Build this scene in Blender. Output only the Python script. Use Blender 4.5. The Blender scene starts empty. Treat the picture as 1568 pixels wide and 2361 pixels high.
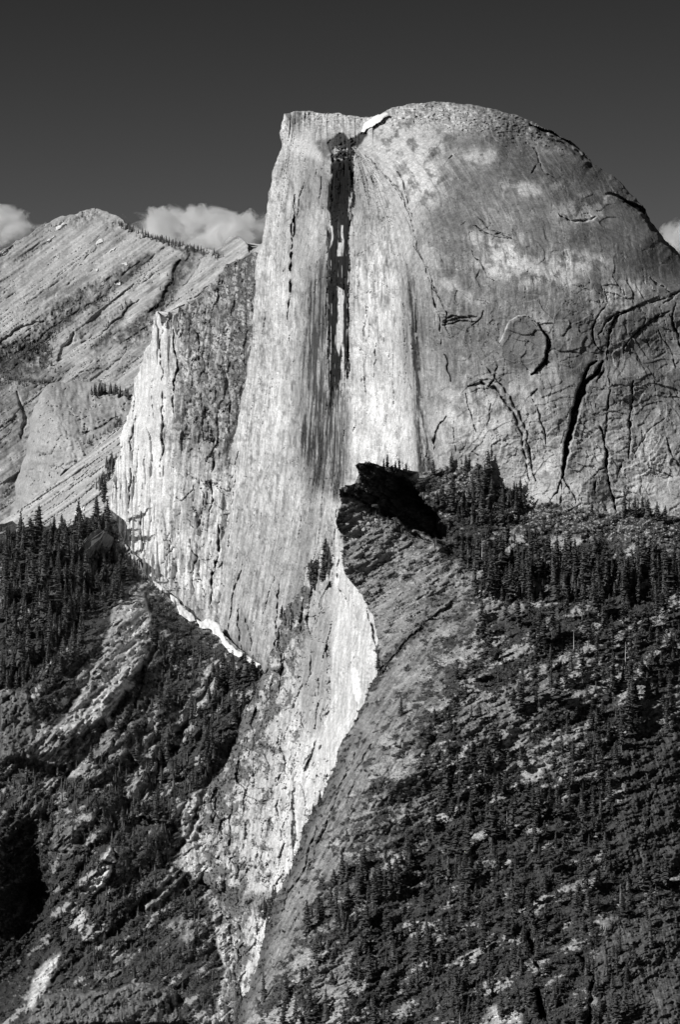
import bpy, math, random
import numpy as np
from mathutils import Vector
random.seed(7)
rng = np.random.default_rng(11)
SC = bpy.context.scene
COL = SC.collection

# ------------------------------------------------------------------ camera
VF = math.radians(16.0)
FPX = 1180.5/math.tan(VF/2)
cam_d = bpy.data.cameras.new('camera')
cam = bpy.data.objects.new('camera', cam_d); COL.objects.link(cam)
cam.rotation_euler = (math.radians(90), 0, 0)
cam_d.sensor_fit = 'VERTICAL'; cam_d.angle = VF
cam_d.clip_start = 1; cam_d.clip_end = 90000
SC.camera = cam

# ------------------------------------------------------------------ sky, sun, exposure
SUN_EL = math.radians(33)
SUN_AZ = math.radians(-56)          # to the left of straight-behind the viewer
sv = Vector((math.sin(SUN_AZ)*math.cos(SUN_EL), -math.cos(SUN_AZ)*math.cos(SUN_EL), math.sin(SUN_EL)))
sun_d = bpy.data.lights.new('sun', 'SUN'); sun_d.energy = 4.2; sun_d.angle = math.radians(0.5)
sun_d.color = (1.0, 0.995, 0.985)
sun = bpy.data.objects.new('sun', sun_d); COL.objects.link(sun)
sun.rotation_euler = sv.to_track_quat('Z', 'Y').to_euler()
W = bpy.data.worlds.new('World'); SC.world = W; W.use_nodes = True
nt = W.node_tree; nt.nodes.clear()
sky = nt.nodes.new('ShaderNodeTexSky'); sky.sky_type = 'NISHITA'; sky.sun_disc = False
sky.sun_elevation = SUN_EL; sky.sun_rotation = math.atan2(sv.x, sv.y)
sky.altitude = 2600; sky.air_density = 1.0; sky.dust_density = 0.15; sky.ozone_density = 1.5
sep = nt.nodes.new('ShaderNodeSeparateColor')
bg = nt.nodes.new('ShaderNodeBackground'); bg.inputs[1].default_value = 0.05
# black-and-white film behind a red filter: red channel less part of the blue
m1 = nt.nodes.new('ShaderNodeMath'); m1.operation = 'MULTIPLY'; m1.inputs[1].default_value = -0.33
m2 = nt.nodes.new('ShaderNodeMath'); m2.operation = 'ADD'; m2.use_clamp = False
m3 = nt.nodes.new('ShaderNodeMath'); m3.operation = 'MAXIMUM'; m3.inputs[1].default_value = 0.15
wo = nt.nodes.new('ShaderNodeOutputWorld')
L = nt.links.new
L(sky.outputs[0], sep.inputs[0]); L(sep.outputs[2], m1.inputs[0]); L(sep.outputs[0], m2.inputs[0]); L(m1.outputs[0], m2.inputs[1])
L(m2.outputs[0], m3.inputs[0]); L(m3.outputs[0], bg.inputs[0]); L(bg.outputs[0], wo.inputs[0])
SC.view_settings.view_transform = 'Standard'; SC.view_settings.look = 'None'
SC.view_settings.exposure = 0.0; SC.view_settings.gamma = 1.0
SC.cycles.max_bounces = 8; SC.cycles.diffuse_bounces = 2; SC.cycles.volume_bounces = 8
SC.cycles.use_denoising = True; SC.cycles.denoiser = 'OPENIMAGEDENOISE'; SC.cycles.denoising_prefilter = 'ACCURATE'

# ------------------------------------------------------------------ numeric helpers
_A = np.arange(4096)*(2*math.pi/4096); _CS = np.cos(_A).astype(np.float32); _SN = np.sin(_A).astype(np.float32)
def _g(ix, iy, seed):
    h = ix.astype(np.int32).view(np.uint32)*np.uint32(374761393)+iy.astype(np.int32).view(np.uint32)*np.uint32(668265263)+np.uint32((seed*974634777) & 0xffffffff)
    h = (h ^ (h >> np.uint32(13)))*np.uint32(1274126177)
    h = (h ^ (h >> np.uint32(16))) & np.uint32(4095)
    return _CS[h], _SN[h]
def perlin(x, y, seed=0):
    x = np.asarray(x, np.float32); y = np.asarray(y, np.float32)+np.zeros_like(x)
    xi = np.floor(x); yi = np.floor(y); fx = x-xi; fy = y-yi; X1 = xi+1; Y1 = yi+1; gx = fx-1; gy = fy-1
    u = fx*fx*fx*(fx*(fx*6-15)+10); v = fy*fy*fy*(fy*(fy*6-15)+10)
    a, b = _g(xi, yi, seed); n00 = a*fx+b*fy
    a, b = _g(X1, yi, seed); n10 = a*gx+b*fy
    a, b = _g(xi, Y1, seed); n01 = a*fx+b*gy
    a, b = _g(X1, Y1, seed); n11 = a*gx+b*gy
    t = n00+u*(n10-n00); return (t+v*(n01+u*(n11-n01)-t))*1.5
def fbm(x, y, sx, sy, octv, seed, gain=0.5, rot=0.0):
    if rot:
        c, s = math.cos(rot), math.sin(rot); x, y = x*c+y*s, -x*s+y*c
    t = 0; a = 1.0; n = 0; f = 1.0
    for o in range(octv):
        t = t+a*perlin(x/sx*f+17.3*o, y/sy*f-9.1*o, seed+o*31); n += a; a *= gain; f *= 2.03
    return t/n*1.3
def ridged(x, y, sx, sy, octv, seed, gain=0.5, rot=0.0):
    if rot:
        c, s = math.cos(rot), math.sin(rot); x, y = x*c+y*s, -x*s+y*c
    t = 0; a = 1.0; n = 0; f = 1.0
    for o in range(octv):
        t = t+a*(1-2.4*np.abs(perlin(x/sx*f+7.3*o, y/sy*f-3.1*o, seed+o*31))); n += a; a *= gain; f *= 2.03
    return t/n
def facets(x, y, sx, sy, seed, rot=0.0, tilt=1.0, warp=0.35):
    '''angular blocks: every cell a flat face with its own height and lean'''
    if rot:
        c, s = math.cos(rot), math.sin(rot); x, y = x*c+y*s, -x*s+y*c
    u = np.asarray(x/sx, np.float32); v = np.asarray(y/sy, np.float32)
    u = u+warp*perlin(u*1.7, v*1.7, seed+7); v = v+warp*perlin(u*1.7+9.1, v*1.7, seed+8)
    iu = np.floor(u); iv = np.floor(v); best = np.full(u.shape, 9.0, np.float32); h = np.zeros(u.shape)
    for di in (-1, 0, 1):
        for dj in (-1, 0, 1):
            a, b = _g(iu+di, iv+dj, seed); cx = iu+di+0.5+0.42*a; cy = iv+dj+0.5+0.42*b
            d = (u-cx)**2+(v-cy)**2; m = d < best; best = np.where(m, d, best)
            a2, b2 = _g(iu+di, iv+dj, seed+5); h = np.where(m, 0.5*a2+tilt*((u-cx)*b2+(v-cy)*a), h)
    return h
def cracks(x, y, sx, sy, seed, rot=0.0, w=0.06, dens=0.0):
    '''thin broken joints, 0..1'''
    if rot:
        c, s = math.cos(rot), math.sin(rot); x, y = x*c+y*s, -x*s+y*c
    p = perlin(x/sx, y/sy, seed)+0.3*perlin(x/sx*2.7, y/sy*2.7, seed+3)+0.12*perlin(x/sx*7, y/sy*7, seed+4)
    return np.clip(1-np.abs(p)/w, 0, 1)*sst(-0.1, 0.15, perlin(x/sx*1.1+50, y/sy*0.9, seed+9)+dens)
def sst(a, b, x):
    t = np.clip((x-a)/(b-a), 0, 1); return t*t*(3-2*t)
def sharp(v, k=3.0): return np.tanh(k*v)
def tps(ctrl):
    c = np.array(ctrl, float); p = c[:, :2]/1000.0; n = len(c)
    def K(r2): return 0.5*r2*np.log(r2+1e-12)
    d2 = ((p[:, None]-p[None])**2).sum(-1)
    A = np.zeros((n+3, n+3)); A[:n, :n] = K(d2)+np.eye(n)*1e-5; A[:n, n] = 1; A[:n, n+1:] = p; A[n, :n] = 1; A[n+1:, :n] = p.T
    w = np.linalg.solve(A, np.concatenate([c[:, 2], [0, 0, 0]]))
    def f(x, y):
        x = np.asarray(x, float)/1000; y = np.asarray(y, float)/1000
        r = w[n]+w[n+1]*x+w[n+2]*y
        for i in range(n): r = r+w[i]*K((x-p[i, 0])**2+(y-p[i, 1])**2)
        return r
    return f
def jag(pts, amp, minlen=5.0, closed=True, seed=1):
    r = random.Random(seed); out = []; n = len(pts)
    def sub(a, b, am):
        L_ = math.hypot(b[0]-a[0], b[1]-a[1])
        if L_ < minlen: out.append(a); return
        m = ((a[0]+b[0])/2+r.gauss(0, 1)*am*L_*0.1, (a[1]+b[1])/2+r.gauss(0, 1)*am*L_*0.1)
        sub(a, m, am); sub(m, b, am)
    for i in range(n if closed else n-1): sub(pts[i], pts[(i+1) % n], amp)
    if not closed: out.append(pts[-1])
    return out
def line_dist(X, Y, pts):
    """distance, side (+ right of travel), position 0..1, nearest point"""
    best = np.full(X.shape, 1e18); side = np.zeros(X.shape); s = np.zeros(X.shape); nx = np.zeros(X.shape); ny = np.zeros(X.shape)
    n = len(pts)-1
    for i in range(n):
        ax, ay = pts[i]; bx, by = pts[i+1]; dx = bx-ax; dy = by-ay; l2 = dx*dx+dy*dy+1e-9
        t = np.clip(((X-ax)*dx+(Y-ay)*dy)/l2, 0, 1); px = ax+t*dx; py = ay+t*dy
        d = (X-px)**2+(Y-py)**2; m = d < best
        best = np.where(m, d, best); s = np.where(m, (i+t)/n, s); nx = np.where(m, px, nx); ny = np.where(m, py, ny)
        side = np.where(m, np.sign(dx*(Y-ay)-dy*(X-ax)), side)
    return np.sqrt(best), side, s, nx, ny
def inside(X, Y, poly):
    r = np.zeros(X.shape, bool); n = len(poly)
    for i in range(n):
        ax, ay = poly[i]; bx, by = poly[(i+1) % n]
        if ay == by: continue
        c = ((ay > Y) != (by > Y)) & (X < (bx-ax)*(Y-ay)/(by-ay)+ax); r ^= c
    return r

class Field:
    """one sheet of terrain being shaped: X, Y picture-plane directions, D distance added, T tone of the rock"""
    def __init__(s, X, Y, wob=3.0, seed=5):
        s.X = X; s.Y = Y; s.D = np.zeros(X.shape); s.T = np.full(X.shape, 0.3)
        s.wx = X+wob*fbm(X, Y, 34, 34, 3, seed); s.wy = Y+wob*fbm(X, Y, 34, 34, 3, seed+1)
    def _sub(s, pts, m):
        xs = [p[0] for p in pts]; ys = [p[1] for p in pts]
        return np.nonzero((s.X > min(xs)-m) & (s.X < max(xs)+m) & (s.Y > min(ys)-m) & (s.Y < max(ys)+m))[0]
    def groove(s, pts, w, dep, tone=None):
        pts = jag(pts, 0.4, 7.0, False, int(abs(pts[0][0]*7+pts[0][1])))
        k = s._sub(pts, w*4+6)
        if not len(k): return
        d, sd, t, _, _ = line_dist(s.wx[k], s.wy[k], pts)
        th = t*len(pts); n = np.clip(0.75+0.9*perlin(th*0.35+pts[0][0], th*0+pts[0][1]*0.37, 3), 0.12, 1.5)
        ww = w*(0.3+0.7*np.sin(np.pi*np.clip(t, 0.02, 0.98))**0.6)*(n if w < 4 else 0.6+0.4*n)*0.85
        g = np.exp(-(d/ww)**3); s.D[k] += dep*g*(np.minimum(n, 1) if w < 4 else 1)*(0.6 if w < 1.9 else 1)
        if tone is not None: s.T[k] = s.T[k]*(1-g)+tone*g
    def step(s, pts, amp, decay, both=False):
        """rock to the right of the line sits amp metres farther back (negative: stands out), fading over decay"""
        k = s._sub(pts, decay*3)
        if not len(k): return
        d, sd, t, _, _ = line_dist(s.wx[k], s.wy[k], pts)
        e = np.clip(t*(1-t)*12, 0, 1)
        s.D[k] += np.where(sd > 0, amp*np.exp(-d/decay)*e, 0.0)
    def blob(s, cx, cy, rx, ry, rot=0):
        c, n = math.cos(math.radians(rot)), math.sin(math.radians(rot)); x = s.wx-cx; y = s.wy-cy
        return np.exp(-(((x*c+y*n)/rx)**2+((-x*n+y*c)/ry)**2))
    def away(s, poly, line, slope):
        '''inside poly the rock turns away to the right of the line, falling back slope metres per unit'''
        m = s.mask(poly, 1.5); k = np.nonzero(m > 0.01)[0]; s.D[k] += m[k]*slope*line_dist(s.wx[k], s.wy[k], line)[0]
    def mask(s, poly, soft=3.0):
        k = s._sub(poly, soft*3+2); r = np.zeros(s.X.shape)
        if not len(k): return r
        d, _, _, _, _ = line_dist(s.wx[k], s.wy[k], poly+[poly[0]])
        d = np.where(inside(s.wx[k], s.wy[k], poly), d, -d); r[k] = sst(-soft, soft, d); return r
    def tone(s, m, v): s.T = s.T*(1-m)+v*m

def P3(x, y, D): return (x-784.0)/FPX*D, D, (1180.5-y)/FPX*D

def mesh_np(name, co, faces, tone=None, mat=None, nv=None, parent=None, smooth=False):
    me = bpy.data.meshes.new(name); co = np.asarray(co, np.float32); faces = np.asarray(faces, np.int32)
    k = faces.shape[1]; me.vertices.add(len(co)); me.vertices.foreach_set('co', co.ravel())
    me.loops.add(faces.size); me.loops.foreach_set('vertex_index', faces.ravel())
    me.polygons.add(len(faces)); me.polygons.foreach_set('loop_start', np.arange(0, faces.size, k, dtype=np.int32))
    me.polygons.foreach_set('loop_total', np.full(len(faces), k, np.int32))
    if smooth: me.polygons.foreach_set('use_smooth', np.ones(len(faces), bool))
    me.update(calc_edges=True)
    if tone is not None:
        a = me.attributes.new('tone', 'FLOAT', 'POINT'); a.data.foreach_set('value', np.asarray(tone, np.float32))
    if mat: me.materials.append(mat)
    o = bpy.data.objects.new(name, me); COL.objects.link(o)
    if parent: o.parent = parent
    return o

SHEETS = {}
def sheet(name, poly, step, depth_fn, mat, rough=1.0, K=5.0, M=26.0, seed=1, kind='structure', RI=60, keep=True):
    pj = jag(poly, rough, 5.0, True, seed)
    xs = [p[0] for p in poly]; ys = [p[1] for p in poly]
    gx = np.arange(min(xs)-M, max(xs)+M, step); gy = np.arange(min(ys)-M, max(ys)+M, step)
    X, Y = np.meshgrid(gx, gy); shp = X.shape; X = X.ravel(); Y = Y.ravel()
    # coarse reject, then exact distance to the outline
    ins = inside(X, Y, pj); d = np.full(X.shape, 1e9); nx = X.copy(); ny = Y.copy()
    n = len(pj)
    CH = 12
    for i in range(0, n, CH):
        seg = [pj[j % n] for j in range(i, min(i+CH, n)+1)]
        sx = [p[0] for p in seg]; sy = [p[1] for p in seg]
        R = max(M+4, RI)
        k = np.nonzero((X > min(sx)-R) & (X < max(sx)+R) & (Y > min(sy)-R) & (Y < max(sy)+R))[0]
        if not len(k): continue
        dd, _, _, px, py = line_dist(X[k], Y[k], seg); m = dd < d[k]; kk = k[m]
        d[kk] = dd[m]; nx[kk] = px[m]; ny[kk] = py[m]
    out = ~ins; dn = np.where(out, np.minimum(d, M+step), 0)
    Xf = np.where(out, nx+(nx-X)*0.22, X); Yf = np.where(out, ny+(ny-Y)*0.22, Y)
    si = np.where(ins, d, 0)
    D, T = depth_fn(Xf, Yf, si)
    D = D+dn*K
    px, py, pz = P3(Xf, Yf, D)
    valid = (ins | (d < M)).reshape(shp); idx = np.arange(X.size).reshape(shp)
    q = valid[:-1, :-1] & valid[1:, :-1] & valid[:-1, 1:] & valid[1:, 1:]
    f = np.stack([idx[:-1, :-1][q], idx[1:, :-1][q], idx[1:, 1:][q], idx[:-1, 1:][q]], 1)
    used = np.zeros(X.size, bool); used[f.ravel()] = True; remap = np.cumsum(used)-1
    o = mesh_np(name, np.stack([px, py, pz], 1)[used], remap[f], T[used], mat)
    if kind: o['kind'] = kind
    if keep:
        Dg = np.where(ins, D, np.nan).reshape(shp); SHEETS[name] = (gx[0], gy[0], step, Dg, T.reshape(shp))
    return o
def probe(name, x, y, tone=False):
    x0, y0, st, D, TT = SHEETS[name]
    i = np.clip(np.round((np.asarray(x)-x0)/st).astype(int), 0, D.shape[1]-1); j = np.clip(np.round((np.asarray(y)-y0)/st).astype(int), 0, D.shape[0]-1)
    return (D[j, i], TT[j, i]) if tone else D[j, i]

# ------------------------------------------------------------------ materials (all grey: the place as black-and-white film sees it)
def rock_mat(name, grain=0.35, fine=0.5, stretch=(1, 1, 0.25), bump=0.6, scale=0.12):
    m = bpy.data.materials.new(name); m.use_nodes = True; t = m.node_tree; N = t.nodes; b = N['Principled BSDF']
    b.inputs['Roughness'].default_value = 0.9; b.inputs['Specular IOR Level'].default_value = 0.15
    at = N.new('ShaderNodeAttribute'); at.attribute_name = 'tone'
    tc = N.new('ShaderNodeTexCoord'); mp = N.new('ShaderNodeMapping'); mp.inputs['Scale'].default_value = stretch
    n1 = N.new('ShaderNodeTexNoise'); n1.inputs['Scale'].default_value = scale; n1.inputs['Detail'].default_value = 7; n1.inputs['Roughness'].default_value = 0.8
    n2 = N.new('ShaderNodeTexNoise'); n2.inputs['Scale'].default_value = fine; n2.inputs['Detail'].default_value = 3; n2.inputs['Roughness'].default_value = 0.7
    r1 = N.new('ShaderNodeMapRange'); r1.inputs[1].default_value = 0.36; r1.inputs[2].default_value = 0.64; r1.inputs[3].default_value = 1-grain; r1.inputs[4].default_value = 1+grain
    r2 = N.new('ShaderNodeMapRange'); r2.inputs[1].default_value = 0.41; r2.inputs[2].default_value = 0.59; r2.inputs[3].default_value = 1-grain*0.7; r2.inputs[4].default_value = 1+grain*0.7
    a = N.new('ShaderNodeMath'); a.operation = 'MULTIPLY'; c = N.new('ShaderNodeMath'); c.operation = 'MULTIPLY'
    bp = N.new('ShaderNodeBump'); bp.inputs['Strength'].default_value = bump; bp.inputs['Distance'].default_value = 3.0
    K = t.links.new
    K(tc.outputs['Object'], mp.inputs[0]); K(mp.outputs[0], n1.inputs['Vector']); K(tc.outputs['Object'], n2.inputs['Vector'])
    K(n1.outputs[0], r1.inputs[0]); K(n2.outputs[0], r2.inputs[0]); K(r1.outputs[0], a.inputs[0]); K(r2.outputs[0], a.inputs[1])
    K(a.outputs[0], c.inputs[0]); K(at.outputs['Fac'], c.inputs[1]); K(c.outputs[0], b.inputs['Base Color'])
    K(n1.outputs[0], bp.inputs['Height']); K(bp.outputs[0], b.inputs['Normal'])
    return m
def plain_mat(name, v, var=0.4, scale=0.2, rough=0.85):
    m = bpy.data.materials.new(name); m.use_nodes = True; t = m.node_tree; N = t.nodes; b = N['Principled BSDF']
    b.inputs['Roughness'].default_value = rough; b.inputs['Specular IOR Level'].default_value = 0.15
    tc = N.new('ShaderNodeTexCoord'); n1 = N.new('ShaderNodeTexNoise'); n1.inputs['Scale'].default_value = scale; n1.inputs['Detail'].default_value = 4
    r1 = N.new('ShaderNodeMapRange'); r1.inputs[1].default_value = 0.3; r1.inputs[2].default_value = 0.7; r1.inputs[3].default_value = v*(1-var); r1.inputs[4].default_value = v*(1+var)
    t.links.new(tc.outputs['Object'], n1.inputs['Vector']); t.links.new(n1.outputs[0], r1.inputs[0]); t.links.new(r1.outputs[0], b.inputs['Base Color'])
    return m
M_FACE = rock_mat('streaked granite', 0.24, 0.45, (1, 1, 0.12), 0.22)
M_DOME = rock_mat('weathered granite', 0.26, 0.6, (1, 1, 0.35), 0.25)
M_ROCK = rock_mat('broken granite', 0.34, 0.5, (1, 1, 0.6), 0.5)
M_FAR = rock_mat('distant granite', 0.20, 0.35, (1, 1, 1), 0.25)
M_SNOW = plain_mat('snow', 0.85, 0.05, 0.05)
M_LEAF = plain_mat('conifer needles', 0.115, 0.6, 0.08)
M_SHRUB = plain_mat('shrub leaves', 0.092, 0.55, 0.06)
M_BARK = plain_mat('bark', 0.16, 0.4, 0.4)
M_DEAD = plain_mat('bleached wood', 0.62, 0.2, 0.4)
M_STONE = plain_mat('pale boulder', 0.5, 0.3, 0.3)

def guide(lines, X, Y):
    """position between a family of roughly vertical lines: 0 on the first, 1 on the second ..."""
    xs = [np.interp(Y, [p[1] for p in l], [p[0] for p in l]) for l in lines]
    u = np.zeros(X.shape)+(X-xs[0])/np.maximum(xs[1]-xs[0], 1)
    for k in range(1, len(lines)-1):
        m = X >= xs[k]; u = np.where(m, k+(X-xs[k])/np.maximum(xs[k+1]-xs[k], 1), u)
    return u

# ------------------------------------------------------------------ HALF DOME-like monolith
DOME_OUT = [(655,262),(676,257),(700,256),(730,260),(762,262),(800,267),(850,270),(872,266),(890,256),(915,246),(945,239),(990,235),(1040,236),
  (1100,243),(1150,253),(1200,269),(1250,292),(1300,317),(1332,336),(1352,356),(1364,373),(1400,398),(1440,428),(1468,456),(1490,482),
  (1502,512),(1530,546),(1568,585),(1640,650),(1640,1290),(1000,1290),(880,1330),(790,1420),(720,1560),(615,1560),(600,1531),(575,1512),(545,1490),(495,1453),
  (500,1400),(515,1300),(528,1200),(540,1080),(548,980),(560,900),(572,830),(581,760),(585,700),(588,620),(597,580),(607,540),(615,480),
  (626,420),(638,370),(650,335),(645,312),(648,290)]
dome_base = tps([(650,270,4700),(640,400,4700),(600,600,4720),(575,800,4740),(550,1000,4760),(530,1200,4760),(500,1400,4740),(500,1500,4700),
  (765,350,4440),(755,600,4400),(745,900,4370),(740,1100,4350),(700,1350,4330),(630,1540,4330),(700,400,4580),(670,900,4560),
  (815,500,4400),(812,900,4330),(880,700,4220),(960,700,4080),(985,1000,4030),(900,450,4300),(850,360,4420),(1040,900,4020),
  (1100,1100,3975),(1300,1100,3945),(1568,1100,3960),(1100,800,4020),(1300,800,3980),(1500,800,4010),(1620,800,4030),
  (1100,500,4150),(1300,500,4120),(1480,550,4150),(1000,330,4370),(1150,320,4340),(1000,240,4600),(1200,275,4520),(1340,370,4370),(1470,480,4290),
  (1568,600,4160),(1640,700,4080),(880,290,4520),(760,270,4760),(700,262,4800),(820,330,4500),(1000,1290,4000),(1640,1290,3950),(800,1400,4250)])
G0 = [(655,262),(638,370),(615,480),(588,620),(572,830),(548,980),(528,1200),(515,1300),(495,1453),(495,1600)]
G1 = [(680,300),(665,400),(650,500),(640,700),(625,900),(600,1200),(570,1400),(550,1600)]
G2 = [(765,340),(760,450),(756,550),(750,700),(745,900),(738,1050),(712,1250),(670,1430),(640,1600)]
G3 = [(818,340),(816,450),(808,560),(803,700),(802,900),(800,1100),(790,1250),(740,1430),(700,1600)]
G4 = [(822,340),(880,420),(930,520),(958,650),(970,800),(985,950),(1005,1100),(1000,1600)]
G5 = [(1640,340),(1640,1600)]
def V(*a): return [(a[i], a[i+1]) for i in range(0, len(a), 2)]
def dome_fn(X, Y, si):
    f = Field(X, Y, 4.0, 5); D = dome_base(X, Y); u = guide([G0, G1, G2, G3, G4, G5], X, Y)
    face = (1-sst(3.93, 4.12, u+0.03*fbm(X, Y, 30, 60, 3, 41))); 
    su = np.where(u < 4, u*90, 360+(X-np.interp(Y, [p[1] for p in G4], [p[0] for p in G4])))
    # ---- relief
    flute = fbm(su, Y, 16, 260, 4, 60, 0.6)+0.6*fbm(su, Y, 5, 90, 3, 61, 0.6)
    D = D+face*(flute*3.0+fbm(X, Y, 60, 110, 4, 62)*7+facets(su, Y, 9, 110, 64)*3.2+facets(X, Y, 8, 16, 65)*1.5*sst(-.2,.3,fbm(X,Y,60,90,2,66))+4*cracks(su, Y, 26, 300, 67, 0, 0.03, -0.2)+4*cracks(su, Y, 60, 50, 261, 0.2, 0.02, -0.05)+5*cracks(su, Y, 30, 90, 262, -0.1, 0.022, -0.1)*sst(1000, 1250, Y))
    dm = 1-face
    D = D+dm*(fbm(X, Y, 150, 130, 3, 70, 0.4)*9+fbm(X, Y, 26, 20, 3, 71, 0.6)*0.55+fbm(su, Y, 9, 60, 3, 73, 0.6)*0.45*sst(330, 420, Y))
    D = D+dm*(facets(X, Y, 70, 50, 170, 0.3)*1.0+facets(X, Y, 13, 9, 171, 0.3)*0.3+2.0*cracks(X, Y, 130, 60, 172, 0.6, 0.018)+1.3*cracks(X, Y, 100, 30, 223, -0.5, 0.025, -0.08)*sst(560, 760, Y)+2.4*cracks(X, Y, 26, 70, 173, -0.3, 0.035, -0.05)+2.6*cracks(X, Y, 22, 10, 174, 0.1, 0.08, 0.1)*(1-sst(290, 380, Y-np.where(X > 1000, (X-1000)*0.3, 0))))
    D = D+dm*0.55*facets(X, Y, 12, 7, 175, -0.2)*sst(820, 1000, Y)
    # exfoliation shells: long curved lips running up and over the dome
    sh = fbm(X, Y, 120, 80, 3, 75, 0.3, 0.5); q = sh*2.6; saw = q-np.floor(q)
    shd = (perlin(np.floor(q)*0.77+3.3, np.floor(q)*1.31, 220)); D = D+dm*saw*2.6*sst(260, 330, Y)*sst(-0.2, 0.3, fbm(X, Y, 120, 120, 2, 76))
    sh2 = fbm(X, Y, 90, 60, 3, 77, 0.3, -0.7)*2.4; D = D+dm*(sh2-np.floor(sh2))*1.2*sst(600, 850, Y); shd2 = perlin(np.floor(sh2)*0.77+1.3, np.floor(sh2)*1.31, 221)
    # rounding towards the top skyline
    top = (si < 90) & (Y < 700) & (X > 860)
    w = np.clip(si/90, 0, 1); D = D+np.where(top, 60*(1-np.sqrt(1-(1-w)**2)), 0)
    le = (si < 26) & (X < 700); w = np.clip(si/26, 0, 1); D = D+np.where(le, 40*(1-np.sqrt(1-(1-w)**2)), 0)
    # ---- tone
    big = fbm(X, Y, 70, 130, 4, 80); st = fbm(su, Y, 7, 170, 4, 81, 0.62); st2 = fbm(su, Y, 3.2, 80, 3, 82, 0.6); gr = fbm(X, Y, 7, 9, 3, 83, 0.7)
    lich = sst(0.05, 0.45, fbm(X, Y, 15, 30, 5, 84, 0.72)+0.25*big); fa = (0.525+0.10*big+0.09*sharp(st, 3.5)+0.05*sharp(st2, 3)+0.15*gr+0.09*sharp(fbm(su, Y, 20, 60, 5, 270, 0.7), 3))*(1-0.40*lich)*(1-0.35*sst(.2,.45,fbm(su,Y,4,45,3,210,.7)+.2*big))
    # broad darker curtains of lichen on the face
    def ub(c, w_): return np.exp(-((u-c)/w_)**2)
    cur = 0.75*ub(1.76, 0.26)*sst(560, 700, Y)*(1-sst(1000, 1140, Y))+0.3*ub(1.35, 0.3)*sst(420, 500, Y)*(1-sst(560, 700, Y))
    cur = cur+0.35*ub(1.55, 0.35)*sst(300, 380, Y)*(1-sst(420, 560, Y))+0.30*ub(3.2, 0.3)*(1-sst(560, 640, Y))+0.85*ub(3.90, 0.15)*sst(520, 700, Y)
    cur = cur+0.25*ub(3.6, 0.35)*(1-sst(500, 600, Y))+0.35*ub(1.97, 0.16)*sst(360, 480, Y)
    cur = cur+0.6*ub(2.3, 0.5)*sst(960, 1010, Y)*(1-sst(1090, 1160, Y))
    fa = fa*(1-np.clip(cur*(0.85+0.45*sharp(st, 5)+0.3*sharp(st2, 4)+0.4*gr), 0, 0.92))
    fa = np.where((u > 3.02) & (u < 3.9), fa+(0.15*sst(520, 800, Y)+0.12*st2*(1-sst(700, 900, Y)))*sst(3.02, 3.1, u)*(1-sst(3.7, 3.92, u+0.1*st)), fa)
    fa = fa+0.13*ub(1.05, 0.25)*sst(560, 640, Y)*(1-sst(1000, 1100, Y))+0.08*ub(0.1, 0.15)
    fa = fa*(1-0.20*sst(1080, 1300, Y))
    # dome skin
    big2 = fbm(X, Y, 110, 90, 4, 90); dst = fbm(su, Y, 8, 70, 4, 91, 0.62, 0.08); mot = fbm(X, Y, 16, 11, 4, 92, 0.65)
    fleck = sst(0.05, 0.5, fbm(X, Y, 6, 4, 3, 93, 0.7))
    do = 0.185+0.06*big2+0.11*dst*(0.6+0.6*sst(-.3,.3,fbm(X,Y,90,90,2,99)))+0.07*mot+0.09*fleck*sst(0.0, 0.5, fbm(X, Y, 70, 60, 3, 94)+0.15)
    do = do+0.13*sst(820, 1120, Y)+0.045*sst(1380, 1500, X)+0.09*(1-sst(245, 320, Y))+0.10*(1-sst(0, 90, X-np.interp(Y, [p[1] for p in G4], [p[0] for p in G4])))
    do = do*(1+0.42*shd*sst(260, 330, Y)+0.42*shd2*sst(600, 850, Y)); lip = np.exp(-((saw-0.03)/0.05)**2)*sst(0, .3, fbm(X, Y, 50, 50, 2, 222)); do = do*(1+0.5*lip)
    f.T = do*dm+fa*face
    LN = np.clip(0.5+1.7*fbm(X, Y, 32, 34, 5, 95, 0.66, 0.15), 0, 1)
    for (cx, cy, rx, ry, rot, a) in [(1060,470,70,90,20,.5),(1300,720,60,60,0,.6),(1480,620,60,30,30,.45),(1150,660,50,40,0,.3),(1500,790,60,60,0,.4),(1090,330,100,20,5,.35),(1320,420,60,60,30,.4),(1400,560,60,40,30,.35),(1330,850,40,60,0,.3),(1220,560,50,40,0,.45),(1180,480,40,60,0,.35)]:
        f.tone(np.clip(f.blob(cx, cy, rx, ry, rot)*1.5*(1-0.6*LN), 0, 1)*a*dm, 0.115)
    def light(cx, cy, rx, ry, rot, a):
        m_ = np.clip(f.blob(cx, cy, rx*1.35, ry*1.35, rot)*2.2*LN, 0, 1)*dm*min(1, max(a, 0)*5.5); f.tone(m_, 0.56)
    for b in [(1110,362,34,12,-10,.13),(1210,436,32,12,10,.16),(1270,425,25,8,0,.10),(1340,485,40,22,-10,.22),(1380,470,26,10,0,.1),(1172,590,32,26,-10,.22),(1130,620,26,10,20,.12),
              (1110,560,30,10,30,.12),(1260,620,60,22,-15,.13),(1350,605,36,16,0,.16),(1440,680,46,24,-20,.20),(1300,640,30,16,20,.10),
              (900,310,60,40,-10,.26),(880,360,70,30,25,.26),(960,410,40,46,30,.22),(960,300,60,40,0,.12),(1020,270,90,24,0,.1),(945,470,24,20,0,.1),(1255,340,30,9,20,.08),
              (1015,990,30,70,10,.1),(1100,960,40,60,0,.12),(1240,1000,30,140,4,.10),(1400,1010,60,80,0,.07),(1540,960,40,90,0,-.03),(1450,560,46,24,10,-.03),
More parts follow.
